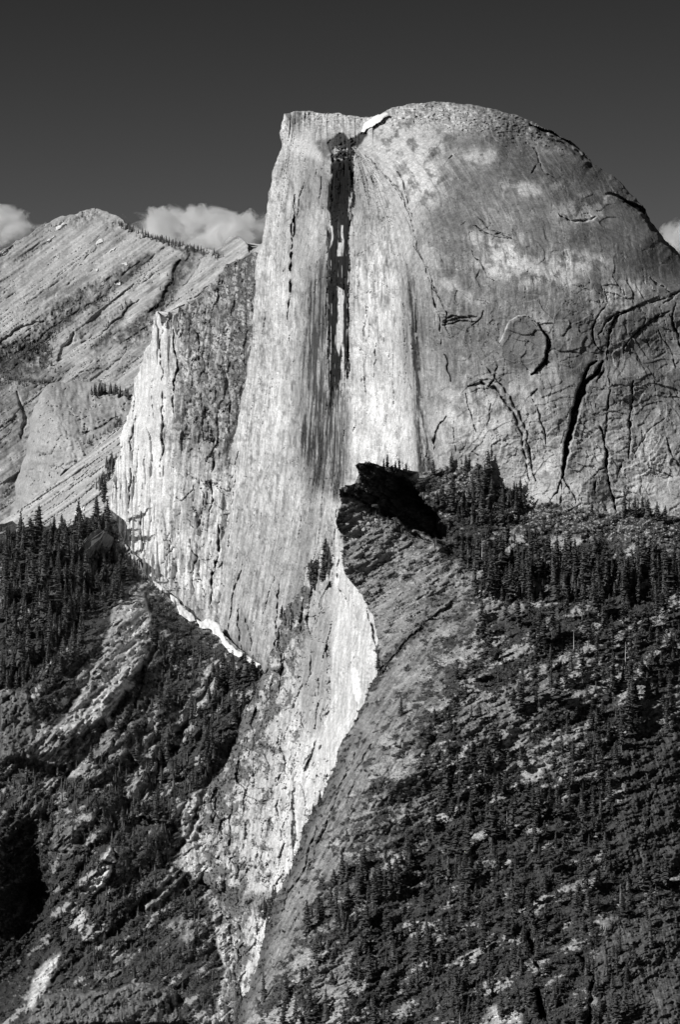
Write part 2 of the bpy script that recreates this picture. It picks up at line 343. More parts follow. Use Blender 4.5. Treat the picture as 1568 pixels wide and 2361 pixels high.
              (1150,1000,40,50,0,.1),(1040,660,20,10,30,.10),(1100,690,26,10,10,.09),(1240,1110,30,50,0,.2),(1300,1150,40,24,0,.14),(1460,1090,70,50,0,.12)]: light(*b)
    strk = sst(0.12, 0.42, fbm(su+10*fbm(X, Y, 60, 60, 2, 201), Y, 9, 95, 4, 200, 0.6, 0.06)+0.25*fbm(X, Y, 110, 110, 2, 202))*sst(330, 420, Y)*(1-0.6*sst(850, 1000, Y))
    f.tone(strk*dm*0.55, 0.105)
    wk = sst(0.25, 0.5, fbm(su, Y, 6, 60, 3, 203, 0.6, 0.06))*dm; f.T += 0.07*wk
    # the great black water stain down the chimney
    ox = f.wx; f.wx = X+6.5*fbm(su, Y, 4.5, 70, 3, 271, 0.6)+2.5*fbm(X, Y, 14, 22, 3, 272, 0.7)
    bl = f.mask(V(766,366,790,362,813,352,816,399,813,437,808,463,805,523,804,555,803,668,801,763,803,875,797,880,792,800,789,775,787,875,774,905,762,968,756,940,757,780,754,650,756,540,763,507,756,475,757,440,764,411,762,385), 1.0)
    f.wx = ox
    bw = fbm(su, Y, 4.5, 150, 3, 96, 0.6); gap = sst(0.30, 0.48, bw+0.12*fbm(X, Y, 6, 40, 2, 97))*sst(470, 700, Y)
    gap = gap*(1-sst(790, 800, X))
    f.tone(bl*(1-gap*0.95), 0.018+0.012*st)
    low = f.mask(V(752,940,778,880,800,905,805,960,803,1010,800,1100,775,1160,740,1120,715,1050,735,1000), 12)
    f.tone(low*np.clip(0.7+0.4*sharp(st, 5)+0.35*sharp(st2, 4), 0, 0.97), 0.05)
    f.tone(f.mask(V(779,661,794,667,792,720,789,783,781,821,777,800,779,720), 1.5), 0.62)
    f.tone(f.mask(V(762,520,767,521,766,560,762,572), 1.2), 0.55); f.tone(f.mask(V(786,519,790,520,793,560,789,590), 1.2), 0.55)
    f.tone(f.mask(V(780,562,788,562,786,590,779,590), 1.2), 0.5)
    # side curtain left of the stain
    cu = f.mask(V(735,600,756,560,757,940,725,1020,712,900,718,740), 10); f.tone(cu*np.clip(0.55+0.4*sharp(st, 5)+0.35*sharp(st2, 4), 0, 0.95), 0.07)
    # dark broken notch above it
    no = f.mask(V(754,330,774,311,792,304,806,320,826,312,850,290,846,312,830,334,822,352,816,372,766,374,764,350), 2.5)
    fc = facets(X, Y, 9, 7, 98); f.tone(no*0.95, 0.035); f.tone(no*sst(0.18, 0.26, fc)*sst(334, 342, Y)*(1-sst(366, 372, Y)), 0.5); f.D += no*(12+8*fc)
    nl = f.mask(V(715,330,770,318,772,372,752,372,735,350), 8); f.tone(nl*np.clip(1.0+1.2*fbm(X, Y, 8, 10, 3, 99), 0, 0.8), 0.10)
    f.tone(f.mask(V(672,285,706,290,725,330,742,355,740,375,700,360,672,350,660,330), 6)*0.7, 0.56)
    # ---- recess of the chimney
    f.D += 16*np.exp(-((u-2.5)/0.42)**2)*sst(340, 420, Y)*(1-sst(1050, 1250, Y))
    f.step(V(804,372,812,440,806,520,803,668,800,780,802,890), -9, 14)
    for p, w_, d_ in [(V(680,450,677,500,672,545,668,640,664,720,661,760),2.6,26),(V(679,500,676,545),4,30),(V(779,1110,776,1190,771,1245),1.5,16),
              (V(707,352,702,380),1.5,8),(V(700,430,690,470,683,500),2,12),(V(560,1500,548,1440,545,1405),2.4,16),(V(566,1425,575,1460,578,1500),2.6,22),
              (V(634,1330,616,1380,606,1425,603,1460),1.3,20),(V(644,1345,640,1400,636,1460,626,1520),2.6,26),(V(560,1300,540,1360,530,1420,524,1450),2.4,20),
              (V(602,1180,600,1230,597,1290),1.4,14),(V(625,1000,622,1060,614,1110),1.3,10),(V(672,920,690,985,700,1000),1.5,10),(V(868,790,864,840,861,880),1.6,16),
              (V(550,1040,538,1150,526,1260),2,14),(V(735,960,730,1060,715,1180),1.4,8),(V(842,700,838,800),1.3,8),(V(900,800,905,900,915,1000),1.2,8),(V(930,700,938,800,950,900),1.2,8)]:
        f.groove(p, w_, d_)
    f.tone(f.mask(V(545,1480,546,1430,552,1408,566,1415,578,1450,580,1500,565,1500), 3)*0.6, 0.2); f.step(V(558,1480,545,1440,548,1400,560,1415,575,1450,582,1500), 6, 14)
    # ---- border rib between face and dome, and the cracks on the dome
    for p, w_, d_ in [(V(820,352,860,378,900,415,935,470,955,530,975,600,1000,660,1030,720,1040,780),2.0,8),(V(835,350,880,392,925,440,950,500),2,9),
              (V(860,345,900,365,930,380),1.6,6),(V(918,395,930,415,935,440,942,470),3,12),(V(955,560,985,630,1015,690),2,8),(V(995,650,1010,720,1018,800,1040,880),2.4,9),
              (V(1020,742,1045,730,1075,728,1100,728),2.4,9),(V(1020,750,1060,738,1110,742),2,8),(V(1090,750,1108,735,1115,715),2.6,10),
              (V(1090,515,1108,530,1130,540,1155,538,1180,550),2.6,10),(V(1100,500,1125,525,1150,535),2,8),(V(1085,575,1110,605,1125,640,1140,650),2.2,8),
              (V(1110,670,1100,640,1108,620),1.6,6),(V(1225,400,1245,375,1235,345,1215,330),3,9),(V(1245,375,1260,400,1280,410),2.4,8),
              (V(1290,495,1320,512,1345,510,1362,508,1372,498),3.6,15),(V(1400,448,1430,455,1470,476,1486,492),4.5,16),(V(1415,452,1440,462,1464,480),3,12),
              (V(1225,287,1262,312,1300,335,1340,360,1366,374),6.5,32),(V(1270,306,1290,300,1315,318,1340,340),3.5,14),(V(1440,465,1490,500,1530,550,1575,602),7,30),
              (V(1262,775,1265,805,1255,835,1240,852,1228,862),4.0,16),
              (V(1148,845,1140,875,1128,890),2.6,9),(V(1240,895,1228,908,1226,915),2.4,10),(V(1226,920,1248,955,1256,1000,1262,1025),2.2,9),
              (V(1376,832,1352,855,1340,890,1330,925,1318,965,1308,1010,1301,1055,1297,1080),5.5,34),(V(1391,834,1378,862,1352,880,1340,915,1325,965,1314,1010,1305,1060,1300,1100),6.5,40),
              (V(1394,836,1395,850,1378,880),3,14),(V(1301,1090,1290,1120,1272,1150,1264,1180),2.6,12),(V(1300,1095,1315,1130,1330,1160),2,9),(V(1296,1110,1294,1150,1296,1185),2,9),
              (V(1402,830,1404,790,1406,760,1418,735,1440,718,1470,706),3.6,15),(V(1382,770,1396,745,1414,728,1450,715),2.8,14),(V(1398,702,1380,730,1368,760,1372,790,1392,812),2.6,12),
              (V(1440,812,1447,790,1462,772,1490,748,1520,728,1545,716),2.6,10),(V(1530,700,1552,685,1568,672),3.4,10),(V(1500,700,1530,690,1568,672,1600,670),2.6,9),(V(1500,640,1530,660,1565,690),2,7),(V(1520,760,1545,800,1560,850),2,7),(V(1490,720,1480,760,1500,800),1.6,6),
              (V(1404,860,1403,930,1400,990,1396,1010),2,9),(V(1461,880,1456,950,1453,1010,1450,1060),2.8,15),(V(1384,985,1392,1010,1402,1040,1400,1075,1402,1110),3.6,24),(V(1404,1110,1412,1145,1424,1180),3.6,22),
              (V(1399,1080,1380,1082,1372,1095),2.4,10),(V(1436,1060,1428,1090),2.6,10),(V(1375,1110,1374,1135),3,14),(V(1560,700,1550,740,1570,800),3,12),(V(1545,725,1555,760,1575,790),3,12),
              (V(1112,840,1140,870,1160,890,1190,940,1210,980,1225,1050,1235,1110),3,10),(V(1080,890,1110,880,1150,905,1185,950,1205,1000,1215,1060,1222,1110),3.4,12),
              (V(1075,905,1100,1000),2,7),(V(1130,925,1124,985),1.6,7),(V(1460,1060,1490,1000,1540,960),1.6,6),(V(1500,1080,1550,1100),2.2,8),(V(1540,1010,1560,1060,1575,1090),2.4,9),
              (V(1420,1150,1440,1145,1455,1160),2.4,8),(V(1370,1000,1330,970),1.4,5),(V(1045,960,1050,1040),1.6,7),(V(1030,960,1006,1000,1000,1040),3.2,14),(V(1090,1040,1120,1060),1.8,7),
              (V(1010,545,1060,560,1080,590),1.4,5),(V(1150,330,1200,345,1240,372),1.6,5),(V(1060,350,1035,365),2,6),(V(970,500,990,560,1030,610),1.6,6)]:
        f.groove(p, w_, d_)
    # lips and undercut shells
    for p, a_, dc in [(V(1158,792,1170,750,1190,732,1210,727,1232,738,1250,762,1266,780,1263,810,1258,835,1240,852,1225,862),-6,60),
              (V(1225,287,1262,312,1300,335,1340,360,1366,374),-18,22),(V(1395,450,1440,462,1490,500),-9,18),(V(1288,495,1320,512,1362,508,1374,498),-6,20),
              (V(1404,760,1418,735,1440,718,1480,700,1530,680),3,24),(V(1440,812,1462,772,1490,748,1545,716),3,20),(V(1080,890,1110,880,1150,905,1185,950,1205,1000,1222,1110),6,26),
              (V(1300,1095,1340,940,1376,832),-6,26),(V(1085,515,1130,540,1180,550),5,16),(V(1020,742,1060,730,1100,728),5,16),(V(1130,235,1230,290,1330,350),3,30)]:
        f.step(p, a_, dc)
    rl = V(1222,287,1262,312,1300,338,1340,362,1368,380)
    f.away(rl+V(1362,366,1350,352,1328,330,1300,318,1272,303), rl, 5.0)
    rl = V(1428,455,1462,480,1500,516,1540,562,1600,626); f.away(rl+V(1600,612,1566,578,1540,552,1506,508,1486,482,1466,470), rl, 3.5)
    # sunlit arch rim painted into the tone, and the thin falling water streaks
    f.tone(f.blob(1250,742,34,9,42)*0.5, 0.42); f.groove(V(1150,800,1160,772,1170,750,1188,733,1208,726,1228,733), 1.5, 0.0, 0.6); f.groove(V(1240,743,1256,765,1268,782,1266,808,1260,835,1243,852,1228,864), 3.4, 15)
    for p in [V(1262,700,1240,900,1232,1060,1228,1140),V(1300,640,1275,760,1258,870),V(1322,770,1290,860),V(1276,640,1262,720)]:
        f.groove(p, 1.4, 0.0, 0.33)
    # dark lichen tongue at the foot
    f.tone(f.mask(V(1352,1140,1372,1090,1400,1080,1402,1120,1412,1180,1380,1190,1345,1180), 8)*0.6, 0.09)
    f.tone(f.mask(V(1165,790,1180,745,1205,733,1235,745,1258,785,1255,825,1235,850,1180,850,1160,820), 6)*0.6, 0.115)
    k = f._sub(V(1190,1080,1580,1210), 40); dd = line_dist(f.wx[k], f.wy[k], V(1195,1060,1212,1100,1245,1135,1300,1145,1370,1182,1430,1180,1500,1170,1580,1180))[0]; mm = np.zeros(X.shape); mm[k] = np.exp(-(dd/26)**2)*0.75; f.tone(mm*(Y > 1050), 0.5)
    # rough summit blocks
    sm = (1-sst(262, 322, Y-np.where(X > 1000, (X-1000)*0.16, 0)))*sst(-30, 10, X-700)
    sm = sm*(1-f.mask(V(826,308,834,288,860,266,898,256,902,266,880,284,860,300), 6))
    f.D += sm*(ridged(X, Y, 26, 6, 3, 101, 0.6, 0.1)*4.5+facets(X, Y, 9, 5, 102)*7); f.T *= 1+sm*0.9*fbm(X, Y, 9, 4, 3, 103, 0.7)
    jn = sst(300, 340, Y)*(1-sst(440, 520, Y))*sst(830, 850, X)*(1-sst(980, 1060, X))
    f.D += jn*ridged(X, Y, 60, 9, 3, 104, 0.6, 0.35)*2.4
    return D+f.D, np.clip(f.T, 0.012, 0.85)
sheet('granite_dome', DOME_OUT, 1.5, dome_fn, M_DOME, 0.55, 5.0, 26, 3, RI=100)

# ------------------------------------------------------------------ side wall left of the great face
WALL_OUT = [(362,716),(371,735),(376,752),(384,738),(388,718),(398,728),(410,706),(418,712),(430,694),(446,702),(456,690),(464,672),(474,676),(482,655),(494,652),(504,632),(516,630),(524,608),(536,616),(546,596),(560,600),(572,588),(588,580),(640,600),(640,1500),(560,1500),(492,1455),
  (450,1432),(402,1388),(352,1342),(326,1312),(300,1275),(284,1250),(268,1215),(258,1180),(260,1100),(266,1060),(276,1020),(288,975),(300,930),(308,885),(320,850),(332,838),(338,800),(352,760),(356,732)]
wall_base = tps([(362,716,5040),(376,760,5000),(320,850,5080),(262,1080,5010),(258,1180,4935),(330,1310,4815),(400,1388,4760),(500,1455,4690),(350,950,4990),(340,1150,4960),
  (430,720,5060),(500,640,5060),(588,590,4960),(600,800,4850),(430,900,4900),(430,1150,4880),(520,900,4860),(560,1100,4840),(520,1300,4810),(640,1500,4780),(430,1330,4820)])
def wall_fn(X, Y, si):
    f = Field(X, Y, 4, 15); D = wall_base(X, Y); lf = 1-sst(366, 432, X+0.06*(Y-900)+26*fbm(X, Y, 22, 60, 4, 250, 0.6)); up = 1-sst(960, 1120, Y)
    D = D+lf*(fbm(X, Y, 12, 190, 4, 110, 0.6, 0.06)*5+fbm(X, Y, 4.5, 60, 2, 111)*1.6)
    D = D+(1-lf)*(fbm(X, Y, 30, 110, 3, 112, 0.45)*10+facets(X, Y, 20, 70, 113, 0.1)*(2+3*up)+facets(X, Y, 8, 17, 119, 0.2)*(.6+1.4*up)+10*cracks(X, Y, 34, 120, 120, 0.1, 0.035)+8*cracks(X, Y, 60, 24, 224, 0.3, 0.03))+fbm(X, Y, 70, 120, 3, 114)*14
    st = fbm(X, Y, 6, 120, 4, 115, 0.6, 0.05); gr = fbm(X, Y, 6, 8, 3, 116, 0.7)
    T = 0.44+0.11*sharp(st, 3)+0.20*gr+0.10*fbm(X, Y, 50, 70, 3, 117)
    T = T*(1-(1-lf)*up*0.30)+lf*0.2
    veg = (1-lf)*sst(0.05, 0.2, fbm(X, Y, 13, 16, 5, 118, 0.8)+0.28*up-0.20+0.14*sst(500, 560, X)*(1-sst(900, 1040, Y))); 
    D = D+lf*(facets(X, Y, 9, 120, 121)*5); T = T*(1+0.42*sharp(fbm(X, Y, 12, 70, 4, 251, 0.65, 0.08), 3)*(1-lf)); T = T+0.04*sst(1150, 1330, Y)*(1-lf); f.T = T; f.tone(veg*0.85, 0.07)
    f.tone(f.mask(V(420,1130,445,1000,480,1010,470,1150,430,1200), 18)*0.3, 0.22)
    for m_ in [V(362,720,373,752,374,860,370,930,358,930,356,800)]: f.tone(f.mask(m_, 3)*0.8, 0.6)
    f.tone(f.mask(V(270,1200,262,1080,290,980,330,860,352,850,350,1000,330,1180,320,1280), 8)*0.35, 0.62)
    for p, w_, d_ in [(V(376,750,377,860,372,960,368,1100),2.2,14),(V(356,860,352,960),1.6,8),(V(312,960,306,1000,298,1040),2.4,13),(V(325,1180,326,1240,318,1290),2.2,13),
              (V(300,1080,296,1180,300,1250),2.4,16),(V(505,1210,492,1320,480,1400),3.4,24),(V(440,1270,455,1285,440,1320),2,10),(V(470,1010,492,1020,488,1100,480,1190),2.6,16),(V(400,760,410,850,400,960),3,20),(V(450,760,462,840),3,20)]: f.groove(p, w_, d_)
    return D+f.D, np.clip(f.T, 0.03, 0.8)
sheet('cliff', WALL_OUT, 1.7, wall_fn, M_FACE, 1.3, 5, 24, 5)

# ------------------------------------------------------------------ far mountain on the left
FAR_OUT = [(-70,622),(0,578),(30,560),(60,545),(110,514),(150,498),(190,486),(225,481),(245,487),(262,495),(285,512),(300,523),(335,537),(380,553),(430,566),(470,573),(512,581),
  (518,560),(530,546),(545,543),(558,550),(572,566),(576,584),(590,574),(604,560),(700,600),(700,1260),(-70,1330)]
far_base = tps([(-70,640,7300),(0,580,7500),(110,515,7700),(225,482,7800),(300,523,7650),(430,566,7500),(590,575,7250),(0,760,7100),(150,640,7350),(300,640,7350),(430,660,7200),(560,680,7000),
  (0,950,6750),(200,850,6950),(400,800,6950),(0,1200,6400),(300,1050,6600),(700,1260,6300),(700,700,6800)])
SR = -0.62
def far_fn(X, Y, si):
    f = Field(X, Y, 5, 25); D = far_base(X, Y)
    rel = ridged(X, Y, 260, 12, 4, 130, 0.62, SR)
    D = D+fbm(X, Y, 200, 120, 3, 131, 0.4, SR)*46+rel*1.0+facets(X, Y, 150, 14, 138, SR)*3.4+facets(X, Y, 40, 8, 139, SR)*1.8+facets(X, Y, 12, 8, 129, SR)*1.5+8*cracks(X, Y, 190, 15, 128, SR, 0.03)+6*cracks(X, Y, 60, 8, 127, SR, 0.05, -0.1)
    T = 0.42+0.10*fbm(X, Y, 80, 20, 4, 133, 0.6, SR)+0.10*sharp(fbm(X, Y, 190, 4.5, 3, 134, 0.6, SR), 3)-0.16*sst(0.12, 0.4, fbm(X, Y, 110, 26, 4, 242, 0.6, SR))+0.04*fbm(X, Y, 8, 7, 3, 135, 0.7)+0.05*sst(900, 700, Y)
    f.T = T
    for p, w_, d_ in [(V(345,590,230,690,150,735,80,790,30,850,0,860),3.5,15),(V(415,600,400,650,370,700,345,720),9,30),(V(440,585,425,620,405,640),6,14),(V(320,690,250,760,190,790),4,14),
              (V(170,770,150,800,130,830),9,18),(V(220,570,150,640,60,700),2.2,7),(V(360,620,330,650),2.5,7),(V(470,590,420,660),4,11),(V(575,590,500,650,440,690),4,10),
              (V(0,790,40,760,100,740),4,14),(V(300,800,250,850,150,860),2.6,7),(V(40,905,60,960,50,1010),6,18)]: f.groove(p, w_, d_)
    for p, a_, dc in [(V(345,585,230,690,150,735,80,790,0,850),24,50),(V(320,690,250,760,190,790),12,30)]: f.step(p, a_, dc)
    hit = lambda q, a_: f.tone(np.clip(q*(0.9+0.9*fbm(X, Y, 8, 7, 3, 136)), 0, 1)*a_, 0.05)
    for p, s_ in [(V(345,590,230,690,150,735),7),(V(150,735,80,790,20,850),14),(V(410,605,398,660,362,700),13),(V(300,700,250,770,215,800),6),(V(345,715,310,760),15),(V(470,585,400,570),5),(V(20,870,110,880),7),(V(530,640,480,670),8),(V(575,600,540,625),8)]:
        k = np.zeros(X.shape); kk = f._sub(p, s_*3)
        if len(kk): dd, _, _, _, _ = line_dist(f.wx[kk], f.wy[kk], p); k[kk] = np.exp(-(dd/s_)**2)
        hit(k, 0.9)
    gn = fbm(X, Y, 16, 18, 5, 252, 0.7)
    for p_, a_, t_ in [(V(398,615,430,575,470,572,448,612,418,655,395,700,362,722,345,735,352,700,380,650),0.75,0.07),(V(60,745,150,690,210,680,180,740,120,790,105,850,60,845,50,790),0.45,0.13),(V(-40,800,60,770,110,800,100,860,20,880,-40,870),0.7,0.06),
        (V(300,740,350,715,352,770,325,800,250,800,200,830,210,790),0.5,0.08),(V(160,505,225,484,280,515,270,540,215,520,170,530),0.3,0.2),(V(110,700,235,640,345,580,350,596,240,664,120,745),0.6,0.08)]:
        m_ = f.mask(p_, 9); f.tone(m_*np.clip(a_+1.1*gn, 0, 0.95), t_); f.D += m_*gn*9
    low = sst(820, 900, Y)*(1-sst(120, 200, X)); f.tone(np.clip(low*(0.35+0.9*fbm(X, Y, 22, 26, 4, 137, 0.6)), 0, 0.8), 0.10)
    ax = sst(860, 800, Y)*0; return D+f.D, np.clip(f.T, 0.03, 0.7)
sheet('mountain', FAR_OUT, 1.8, far_fn, M_FAR, 0.8, 9, 26, 8)
BUT_OUT = V(20,1230,32,1165,45,1090,58,1015,72,955,88,915,105,890,128,880,165,877,205,880,250,888,285,900,340,930,340,1230)
but_base = tps([(20,1230,6250),(45,1090,6250),(105,895,6320),(165,880,6380),(290,905,6300),(130,1000,6120),(200,1100,6020),(300,1000,6100),(300,1200,5950),(80,1150,6130)])
def but_fn(X, Y, si):
    f = Field(X, Y, 4, 35); D = but_base(X, Y)+fbm(X, Y, 60, 90, 4, 140)*16+fbm(X, Y, 12, 22, 4, 141, 0.6)*2.5+facets(X, Y, 30, 40, 142)*4+facets(X, Y, 10, 13, 146)*3.5+10*cracks(X, Y, 40, 26, 147, -0.25, 0.05)
    w = np.clip(si/26, 0, 1); D = D+50*(1-np.sqrt(1-(1-w)**2))*(1-sst(200, 300, X))
    f.T = 0.38+0.09*fbm(X, Y, 30, 40, 4, 143)+0.07*fbm(X, Y, 6, 30, 3, 144, 0.6, 0.2)
    k = np.clip(0.35*sst(0, 1, fbm(X, Y, 30, 8, 3, 145, 0.6, -0.6)+0.2)*sst(180, 260, X)*2, 0, 0.8); f.tone(k*sst(900, 960, Y), 0.08)
    for p, w_, d_ in [(V(250,1010,200,1060,140,1100),4,20),(V(190,1000,230,985,270,960),3,14)]: f.groove(p, w_, d_, 0.07)
    return D+f.D, np.clip(f.T, 0.04, 0.7)
sheet('buttress', BUT_OUT, 2.4, but_fn, M_FAR, 0.6, 8, 24, 9)
SLAB_OUT = V(-70,1240,0,1203,40,1178,85,1140,125,1108,170,1072,210,1040,245,1003,270,985,330,985,330,1300,-70,1330)
slab_base = tps([(-70,1240,5700),(0,1205,5700),(125,1108,5750),(245,1003,5800),(330,985,5750),(0,1320,5450),(150,1250,5480),(300,1150,5500),(330,1300,5350)])
def slab_fn(X, Y, si):
    f = Field(X, Y, 3, 45); D = slab_base(X, Y)+ridged(X, Y, 260, 9, 3, 150, 0.6, SR)*1.8+facets(X, Y, 160, 7, 155, SR)*6+10*cracks(X, Y, 200, 10, 156, SR, 0.06)+fbm(X, Y, 80, 30, 3, 151, 0.5, SR)*10+fbm(X, Y, 9, 8, 3, 152)*1.5
    f.T = 0.42+0.13*sharp(fbm(X, Y, 260, 5, 3, 153, 0.6, SR), 3)+0.04*fbm(X, Y, 8, 8, 3, 154)
    return D, np.clip(f.T, 0.04, 0.7)
sheet('slab', SLAB_OUT, 2.2, slab_fn, M_FAR, 0.3, 6, 20, 10)

# ------------------------------------------------------------------ forested slope lower left
LS_OUT = V(-80,1200,0,1208,60,1215,120,1212,180,1206,225,1190,250,1172,262,1182,285,1252,326,1313,352,1343,402,1389,452,1433,500,1458,545,1490,600,1532,660,1560,760,1700,760,2440,-80,2440)
ls_base = tps([(0,1205,4850),(240,1180,4900),(330,1310,4800),(500,1460,4640),(610,1540,4480),(0,1500,4470),(280,1500,4500),(0,1800,4260),(300,1800,4290),(550,1750,4330),(420,2000,4150),
  (0,2050,4160),(90,2050,4200),(220,2000,4090),(300,2150,4060),(500,2200,3980),(150,2361,3830),(500,2361,3840),(0,2361,3960),(0,2250,4060),(700,1800,4300),(760,2440,3900)])
# bare rock windows in the lower left slope (polygon, tone, stands out by)
ROCKS_L = [(V(330,1365,346,1420,356,1470,330,1500,300,1560,262,1600,235,1650,185,1690,130,1735,90,1740,120,1690,160,1640,200,1580,235,1500,255,1440,262,1400,290,1385),0.30,22),
  (V(0,1600,60,1590,75,1660,72,1750,0,1745),0.10,26),(V(75,1650,160,1700,150,1760,90,1775,70,1720),0.20,10),(V(175,1545,235,1500,260,1520,210,1600,180,1590),0.22,6),
  (V(232,1605,262,1590,264,1640,250,1670,236,1650),0.30,10),(V(330,1700,352,1690,360,1760,350,1840,330,1850,325,1780),0.24,8),(V(285,1800,330,1760,340,1830,300,1850),0.2,6),
  (V(170,1730,205,1700,260,1690,300,1730,270,1760,210,1745),0.16,8),(V(470,1540,510,1520,500,1590,460,1640,420,1680,400,1690,430,1620),0.26,6),(V(150,1760,220,1750,235,1800,160,1790),0.22,10),
  (V(320,1480,352,1470,346,1500,300,1560,280,1600,255,1640,262,1590),0.30,10),
  (V(195,2060,230,1985,255,1950,262,1985,240,2040,215,2060),0.55,16),(V(160,2140,185,2090,200,2110,185,2150),0.34,8),(V(60,2330,75,2260,110,2215,140,2200,110,2260,95,2320),0.40,14),
  (V(320,2100,395,2015,420,2000,400,2050,360,2095),0.20,8),(V(200,2250,290,2200,300,2220,240,2270),0.14,8),(V(60,2361,90,2300,150,2290,240,2290,330,2270,400,2290,420,2361),0.11,30),
  (V(420,1870,445,1830,500,1800,520,1900,500,2000,455,2030,418,2000),0.34,24),(V(380,2130,440,2100,470,2150,430,2180),0.16,6),(V(480,2060,560,2060,550,2140,500,2160),0.30,10),
  (V(285,1440,300,1400,330,1380,350,1470,300,1470),0.34,6),(V(495,2165,560,2080,620,2100,560,2260,540,2361,490,2361,520,2240),0.36,20),(V(130,1880,180,1900,170,1960,120,1960),0.12,8),(V(40,1800,110,1830,100,1900,50,1890),0.10,8)]
def ls_fn(X, Y, si):
    f = Field(X, Y, 6, 55); D = ls_base(X, Y)
    en = 0.15+0.85*sst(0, 110, si)*1.0; D = D+fbm(X, Y, 210, 110, 5, 160, 0.55, -0.75)*34*en+fbm(X, Y, 30, 24, 4, 161, 0.6)*5+facets(X, Y, 50, 18, 162, -0.7)*6+facets(X, Y, 15, 9, 169, -0.7)*3
    # shaded gorge running down at the far lower left
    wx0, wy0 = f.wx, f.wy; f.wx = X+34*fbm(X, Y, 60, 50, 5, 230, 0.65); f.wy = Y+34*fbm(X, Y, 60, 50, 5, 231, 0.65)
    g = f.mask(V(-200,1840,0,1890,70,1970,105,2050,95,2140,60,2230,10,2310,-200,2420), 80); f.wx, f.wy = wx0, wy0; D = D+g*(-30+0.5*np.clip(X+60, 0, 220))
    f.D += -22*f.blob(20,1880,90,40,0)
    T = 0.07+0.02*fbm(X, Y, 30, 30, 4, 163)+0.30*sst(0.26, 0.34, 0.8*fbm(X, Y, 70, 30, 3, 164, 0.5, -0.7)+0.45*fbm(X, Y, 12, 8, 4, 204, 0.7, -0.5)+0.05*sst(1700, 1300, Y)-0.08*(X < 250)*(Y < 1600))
    f.T = T*(1-0.7*g)  # the gorge's shade is also darkened into the tone
    for k, (p, t_, a_) in enumerate(ROCKS_L):
        m_ = f.mask(p, 6); st = fbm(X, Y, 40, 6, 3, 165, 0.6, -0.75 if k not in (1, 16, 17, 21) else 1.45)
        f.tone(m_, t_*1.45*(1+0.4*sharp(st, 3)+0.45*fbm(X, Y, 9, 8, 3, 166, 0.7))); f.D += -a_*m_*0.6+m_*(facets(X, Y, 46, 10, 167, -0.75 if k not in (1, 16, 17, 21) else 1.45)*3.4+fbm(X, Y, 12, 10, 3, 168)*1.2+facets(X, Y, 11, 7, 158)*1.8+6*cracks(X, Y, 60, 12, 260, -0.7, 0.05, 0.1))
    for p_, w_, d_ in [(V(360,1460,330,1540,270,1640,190,1740,120,1830),13,20),(V(500,1540,440,1640,390,1740,300,1860,200,1980,130,2080),16,26),(V(600,1600,540,1720,470,1830,410,1960),14,22),(V(260,1260,200,1350,170,1450,110,1560),14,22),
        (V(330,1560,300,1650,260,1720),8,14),(V(420,2010,330,2080,230,2170,120,2260),13,22),(V(540,1560,480,1660,430,1760),8,14)]: f.groove(p_, w_, d_)
    for p_, a_, dc in [(V(0,1745,75,1750,130,1770,175,1750),16,30),(V(60,2292,150,2280,260,2286,330,2262,410,2284),-26,70),(V(255,1900,330,1880,400,1900,450,1960),18,40),(V(150,2060,200,2040,262,1950),14,30),(V(255,1690,330,1640,352,1560),14,30),(V(330,1850,360,1800,430,1790),16,30),(V(100,1960,190,1960,280,2000),14,30)]:
        f.step(p_, a_, dc)
        k = f._sub(p_, 30); dd, sd_, _, _, _ = line_dist(f.wx[k], f.wy[k], p_); mm = np.zeros(X.shape); mm[k] = np.exp(-(dd/11)**2)*(sd_ > 0); f.tone(mm*np.clip(0.5+1.3*fbm(X, Y, 12, 14, 3, 254, 0.7), 0, 0.9), 0.30)
    edge = np.clip(1-si/14, 0, 1)*sst(240, 280, X); f.tone(edge*0.8, 0.42)
    return D+f.D, np.clip(f.T, 0.02, 0.7)
sheet('slope', LS_OUT, 2.2, ls_fn, M_ROCK, 0.7, 5, 22, 12, RI=120)

